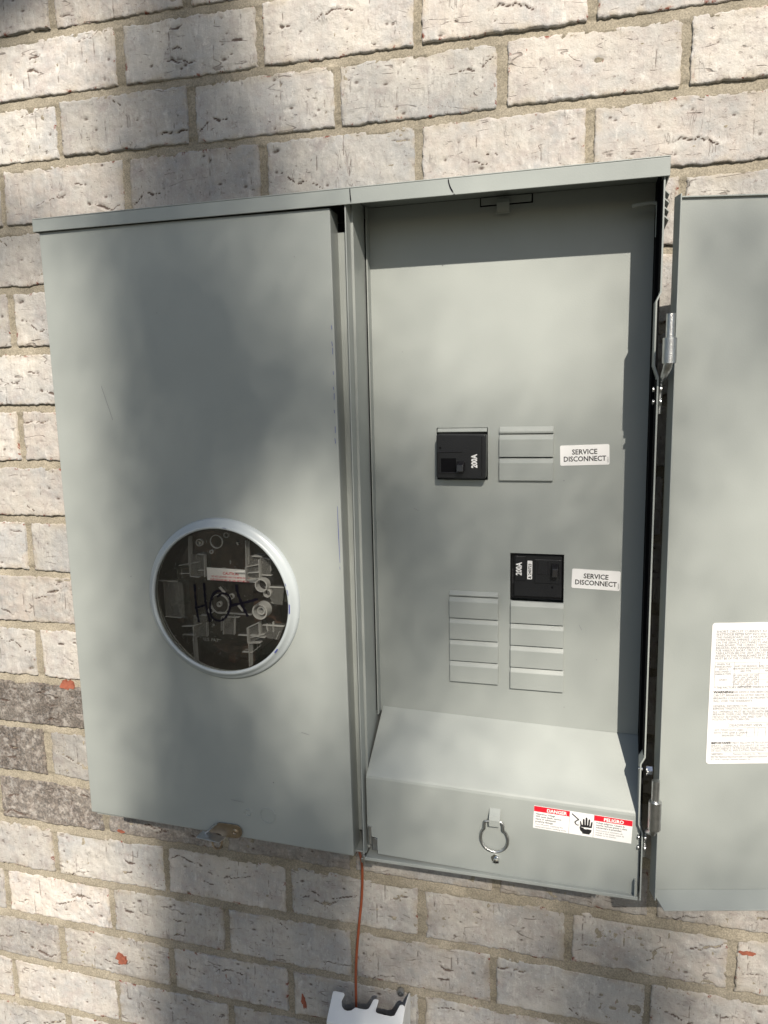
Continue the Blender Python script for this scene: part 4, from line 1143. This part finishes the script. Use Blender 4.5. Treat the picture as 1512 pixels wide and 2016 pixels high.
# dapple shade wanted on the wall plane (x, z, cover); leaves are placed to cast it
WANTED_SHADE = np.array([(0.058,1.914,0),(0.135,1.903,0.1),(0.21,1.893,0.5),(0.282,1.884,0.9),(0.351,1.875,0.6),(0.419,1.866,0.1),(0.483,1.857,0),(0.546,1.849,0.05),(0.606,1.841,0.1),(0.665,1.833,0.15),(0.721,1.826,0.1),(0.776,1.819,0.05),(0.829,1.812,0.1),(0.881,1.805,0.1),(0.931,1.798,0.1),(0.052,1.851,0),(0.13,1.842,0.1),(0.206,1.833,0.7),(0.279,1.825,0.95),(0.349,1.817,0.95),(0.417,1.809,0.3),(0.482,1.801,0.1),(0.545,1.794,0.1),(0.606,1.787,0.15),(0.665,1.78,0.15),(0.722,1.773,0.1),(0.778,1.767,0.1),(0.831,1.76,0.1),(0.883,1.754,0.15),(0.933,1.748,0.2),(0.046,1.788,0.1),(0.125,1.78,0.25),(0.202,1.772,0.5),(0.275,1.765,0.9),(0.346,1.757,0.85),(0.415,1.751,0.6),(0.481,1.744,0.3),(0.544,1.737,0.25),(0.606,1.731,0.3),(0.666,1.725,0.2),(0.723,1.719,0.15),(0.779,1.714,0.1),(0.833,1.708,0.1),(0.885,1.703,0.1),(0.936,1.698,0.15),(0.04,1.723,0.15),(0.12,1.716,0.15),(0.197,1.71,0.6),(0.272,1.703,0.95),(0.343,1.697,0.95),(0.413,1.691,0.8),(0.479,1.685,0.35),(0.544,1.68,0.3),(0.606,1.675,0.2),(0.666,1.669,0.15),(0.724,1.665,0.1),(0.78,1.66,0.1),(0.835,1.655,0.1),(0.888,1.651,0.1),(0.939,1.646,0.15),(0.034,1.657,0.7),(0.165,1.518,0.55),(0.232,1.513,0.85),(0.296,1.508,0.8),(0.358,1.504,0.65),(0.418,1.5,0.5),(0.475,1.496,0.4),(0.537,1.558,0.2),(0.595,1.554,0.2),(0.652,1.55,0.15),(0.706,1.546,0.15),(0.759,1.543,0.2),(0.81,1.539,0.2),(0.843,1.503,0.3),(0.888,1.5,0.4),(0.027,1.589,0.3),(0.161,1.461,0.4),(0.228,1.457,0.95),(0.293,1.454,1),(0.356,1.45,0.85),(0.416,1.447,0.45),(0.474,1.444,0.25),(0.536,1.503,0.25),(0.595,1.5,0.15),(0.652,1.497,0.05),(0.707,1.494,0.05),(0.76,1.491,0.15),(0.811,1.488,0.2),(0.845,1.455,0.4),(0.891,1.452,0.6),(0.021,1.52,0),(0.156,1.403,0.35),(0.224,1.4,0.95),(0.29,1.398,1),(0.353,1.396,0.95),(0.414,1.394,0.7),(0.473,1.391,0.45),(0.536,1.446,0.25),(0.595,1.444,0.1),(0.652,1.442,0),(0.708,1.44,0),(0.761,1.438,0.15),(0.813,1.436,0.2),(0.847,1.406,0.45),(0.893,1.404,0.5),(0.014,1.45,0),(0.151,1.344,0.25),(0.22,1.342,0.9),(0.287,1.341,1),(0.351,1.34,1),(0.412,1.339,0.85),(0.472,1.338,0.7),(0.535,1.389,0.35),(0.595,1.388,0.2),(0.653,1.387,0.1),(0.709,1.385,0.1),(0.763,1.384,0.2),(0.815,1.383,0.3),(0.849,1.356,0.4),(0.896,1.355,0.35),(0.007,1.377,0),(0.146,1.283,0.2),(0.216,1.283,0.85),(0.283,1.283,1),(0.348,1.283,1),(0.41,1.283,0.9),(0.47,1.283,0.75),(0.534,1.33,0.6),(0.595,1.33,0.45),(0.653,1.33,0.4),(0.71,1.33,0.35),(0.764,1.33,0.4),(0.817,1.33,0.4),(0.851,1.305,0.35),(0.898,1.305,0.25),(0.0,1.303,0),(0.141,1.222,0.1),(0.212,1.223,0.75),(0.28,1.224,1),(0.346,1.225,0.9),(0.408,1.226,0.4),(0.469,1.227,0.15),(0.533,1.27,0.85),(0.595,1.271,0.65),(0.654,1.272,0.5),(0.711,1.273,0.45),(0.766,1.274,0.5),(0.819,1.275,0.5),(0.853,1.253,0.35),(0.901,1.254,0.1),(-0.007,1.228,0),(0.136,1.158,0.1),(0.208,1.161,0.7),(0.277,1.163,1),(0.343,1.165,0.8),(0.407,1.167,0.1),(0.468,1.169,0.05),(0.533,1.209,0.85),(0.594,1.212,0.75),(0.654,1.213,0.6),(0.711,1.215,0.55),(0.767,1.217,0.55),(0.821,1.219,0.5),(0.855,1.201,0.35),(0.903,1.202,0.15),(-0.014,1.151,0),(0.131,1.094,0.05),(0.203,1.098,0.65),(0.273,1.101,0.95),(0.34,1.105,0.7),(0.404,1.108,0.1),(0.466,1.111,0.1),(0.532,1.147,0.85),(0.594,1.15,0.75),(0.654,1.154,0.6),(0.712,1.157,0.45),(0.768,1.159,0.45),(0.823,1.162,0.4),(0.858,1.147,0.3),(0.906,1.15,0.15),(-0.022,1.071,0),(0.125,1.028,0.05),(0.199,1.033,0.6),(0.27,1.038,0.95),(0.337,1.043,0.7),(0.402,1.047,0.25),(0.465,1.052,0.15),(0.531,1.084,0.8),(0.594,1.088,0.6),(0.655,1.092,0.45),(0.713,1.097,0.3),(0.77,1.1,0.3),(0.825,1.104,0.25),(0.86,1.093,0.25),(0.909,1.096,0.15),(-0.029,0.99,0),(0.062,0.998,0.05),(0.194,0.967,0.6),(0.266,0.973,0.9),(0.334,0.979,0.8),(0.4,0.985,0.3),(0.464,0.991,0.2),(0.53,1.019,0.75),(0.594,1.025,0.5),(0.655,1.03,0.3),(0.714,1.035,0.2),(0.771,1.04,0.2),(0.827,1.045,0.2),(0.862,1.037,0.2),(0.912,1.041,0.15),(-0.037,0.907,0.1),(0.055,0.917,0),(0.19,0.899,0.6),(0.262,0.907,1),(0.332,0.914,0.95),(0.398,0.922,0.6),(0.462,0.929,0.45),(0.524,0.937,0.65),(0.584,0.943,0.45),(0.641,0.95,0.2),(0.697,0.956,0.1),(0.75,0.961,0.1),(0.802,0.967,0.1),(0.865,0.981,0.15),(0.914,0.986,0.15),(-0.045,0.822,0.1),(0.048,0.834,0.1),(0.185,0.83,0.55),(0.258,0.839,1),(0.329,0.848,0.95),(0.396,0.857,0.75),(0.461,0.865,0.55),(0.523,0.874,0.6),(0.584,0.882,0.4),(0.642,0.889,0.2),(0.698,0.897,0.15),(0.752,0.904,0.15),(0.804,0.91,0.15),(0.867,0.923,0.15),(0.917,0.929,0.2),(-0.053,0.735,0.05),(0.042,0.749,0.05),(0.132,0.763,0.3),(0.219,0.776,0.9),(0.303,0.788,1),(0.383,0.8,1),(0.459,0.812,0.9),(0.523,0.81,0.6),(0.584,0.819,0.45),(0.642,0.828,0.35),(0.699,0.837,0.3),(0.753,0.845,0.3),(0.805,0.852,0.3),(0.87,0.864,0.25),(0.92,0.872,0.3),(-0.062,0.646,0),(0.034,0.662,0),(0.127,0.678,0.2),(0.215,0.693,0.9),(0.299,0.707,1),(0.38,0.721,1),(0.457,0.734,0.95),(0.532,0.747,0.45),(0.603,0.759,0.45),(0.672,0.77,0.45),(0.739,0.782,0.5),(0.802,0.792,0.6),(0.864,0.803,0.6),(0.872,0.804,0.45),(0.923,0.813,0.4),(-0.07,0.555,0),(0.027,0.573,0),(0.121,0.591,0.15),(0.21,0.608,0.8),(0.295,0.624,1),(0.377,0.64,1),(0.456,0.655,0.95),(0.531,0.669,0.5),(0.603,0.683,0.5),(0.673,0.696,0.45),(0.74,0.709,0.5),(0.804,0.721,0.8),(0.866,0.733,0.85),(0.926,0.744,0.6),(0.984,0.755,0.2),(-0.079,0.461,0),(0.02,0.482,0.05),(0.114,0.502,0.3),(0.205,0.521,0.9),(0.291,0.539,1),(0.374,0.557,1),(0.454,0.574,1),(0.53,0.59,0.6),(0.603,0.605,0.55),(0.673,0.62,0.55),(0.741,0.635,0.6),(0.806,0.648,0.8),(0.869,0.662,0.9),(0.929,0.674,0.7),(0.987,0.687,0.3),(-0.088,0.364,0),(0.012,0.388,0.05),(0.108,0.41,0.3),(0.2,0.432,0.9),(0.288,0.452,1),(0.371,0.472,1),(0.452,0.491,1),(0.529,0.509,0.6),(0.603,0.526,0.55),(0.674,0.543,0.55),(0.742,0.559,0.6),(0.808,0.574,0.8),(0.871,0.589,0.9),(0.932,0.603,0.7),(0.991,0.617,0.3)])
WANTED_SHADE = np.concatenate([WANTED_SHADE, np.array([(0.132,1.457,0.05),(0.158,1.455,0.2),(0.189,1.454,0.65),(0.133,1.41,0.05),(0.159,1.409,0.2),(0.19,1.408,0.65),(0.134,1.362,0.05),(0.161,1.362,0.2),(0.192,1.361,0.65),(0.135,1.314,0.05),(0.162,1.314,0.2),(0.193,1.313,0.65),(0.136,1.265,0.05),(0.163,1.265,0.2),(0.195,1.265,0.65),(0.137,1.215,0.05),(0.164,1.216,0.2),(0.196,1.216,0.65),(0.138,1.165,0.05),(0.166,1.166,0.2),(0.198,1.167,0.65),(0.139,1.114,0.05),(0.167,1.115,0.2),(0.199,1.116,0.65),(0.14,1.062,0.05),(0.168,1.063,0.2),(0.201,1.065,0.65),(0.141,1.009,0.05),(0.17,1.011,0.2),(0.202,1.014,0.65),(0.143,0.955,0.05),(0.171,0.958,0.2),(0.204,0.961,0.65),(0.144,0.901,0.05),(0.172,0.904,0.2),(0.206,0.908,0.65),(0.145,0.846,0.05),(0.174,0.849,0.2),(0.207,0.853,0.65)])])
def density(x, z):
    if -.25 < x < 1.3 and .2 < z < 2.15:
        d2 = (WANTED_SHADE[:, 0]-x)**2+(WANTED_SHADE[:, 1]-z)**2
        wgt = np.exp(-d2/(2*.028**2))+1e-9*np.exp(-d2/.1)
        f = float((WANTED_SHADE[:, 2]*wgt).sum()/wgt.sum())
        f = max(0., min(1., f*1.12-.07))
        return -math.log(max(.05, 1-.97*f))/3.0
    return .27
rl = random.Random(21)
verts, faces = [], []
tloc = Vector((1.55, -7.4, 0))
def spread(step, x0, x1, z0, z1, inner):
    nz = int((z1-z0)/step); nx = int((x1-x0)/step)
    err = [0.0]*(nx+2); nxt = [0.0]*(nx+2)
    for i in range(nx*nz):
        row, k = divmod(i, nx)
        if k == 0: err, nxt = nxt, [rl.uniform(-.05, .05) for _ in range(nx+2)]
        xc, zc = x0+(k+.5)*step, z0+(row+.5)*step
        if not inner and -.25 < xc < 1.3 and .2 < zc < 2.15: continue
        x, z = xc+rl.uniform(-.6, .6)*step, zc+rl.uniform(-.6, .6)*step
        v = density(xc, zc)+err[k+1]
        hit = v >= rl.uniform(.35, .65)
        e_ = v-1 if hit else v
        err[k+2 if k+2 < nx+2 else nx+1] += e_*7/16
        nxt[k] += e_*3/16; nxt[k+1] += e_*5/16; nxt[min(k+2, nx+1)] += e_/16
        if not hit: continue
        t = 9.4 + rl.gauss(0, .5)
        p = Vector((x, 0, z)) + SUN*t - tloc
        q = Euler((rl.uniform(-.9, .9), rl.uniform(-.9, .9), rl.uniform(0, 6.28))).to_matrix()
        b = SUN.to_track_quat('Z', 'Y').to_matrix() @ q
        L, Wd = (rl.uniform(.030, .044), rl.uniform(.016, .023)) if inner else (rl.uniform(.040, .058), rl.uniform(.020, .030))
        base = len(verts)
        for (u1, v1, w1) in ((0, -L/2, 0), (Wd/2, -L*.1, .004), (Wd*.3, L*.3, .003), (0, L/2, 0), (-Wd*.3, L*.3, .003), (-Wd/2, -L*.1, .004)):
            verts.append(p + b @ Vector((u1, v1, w1)))
        faces.append(tuple(range(base, base+6)))
spread(.0105, -.25, 1.3, .2, 2.15, True)
spread(.020, -1.3, 2.3, -.3, 3.2, False)
me = bpy.data.meshes.new('foliage'); me.from_pydata([tuple(v) for v in verts], [], faces); me.update()
fo = link_obj('foliage', me, M_LEAF, tree); fo['kind'] = 'stuff'
tk = MB()
tk.tube(catmull([(0, 0, -.1), (.05, .02, 2.2), (-.04, .05, 4.6), (.03, .0, 7.5)], 5), [.20-.009*i for i in range(16)], 12)
tk.build('trunk', M_BARK, tree, smooth=True)
rbn = random.Random(5)
for k in range(8):
    x = rbn.uniform(-.4, 2.3); z = rbn.uniform(2.3, 3.2)
    if k > 5: x, z = rbn.uniform(-1.3, -.9), rbn.uniform(0, 2)
    e = Vector((x, 0, z)) + SUN*9.4 - tloc
    s0 = Vector((.02, 0, rbn.uniform(6.4, 7.3) if k < 6 else 5.6))
    mid_ = (s0+e)/2 + Vector((0, rbn.uniform(-.1, .1), rbn.uniform(.15, .4)))
    bb = MB(); pth = catmull([s0, mid_, e], 6); bb.tube(pth, [.05*(1-i/len(pth))+.006 for i in range(len(pth))], 8)
    bb.build('branch', M_BARK, tree, smooth=True)
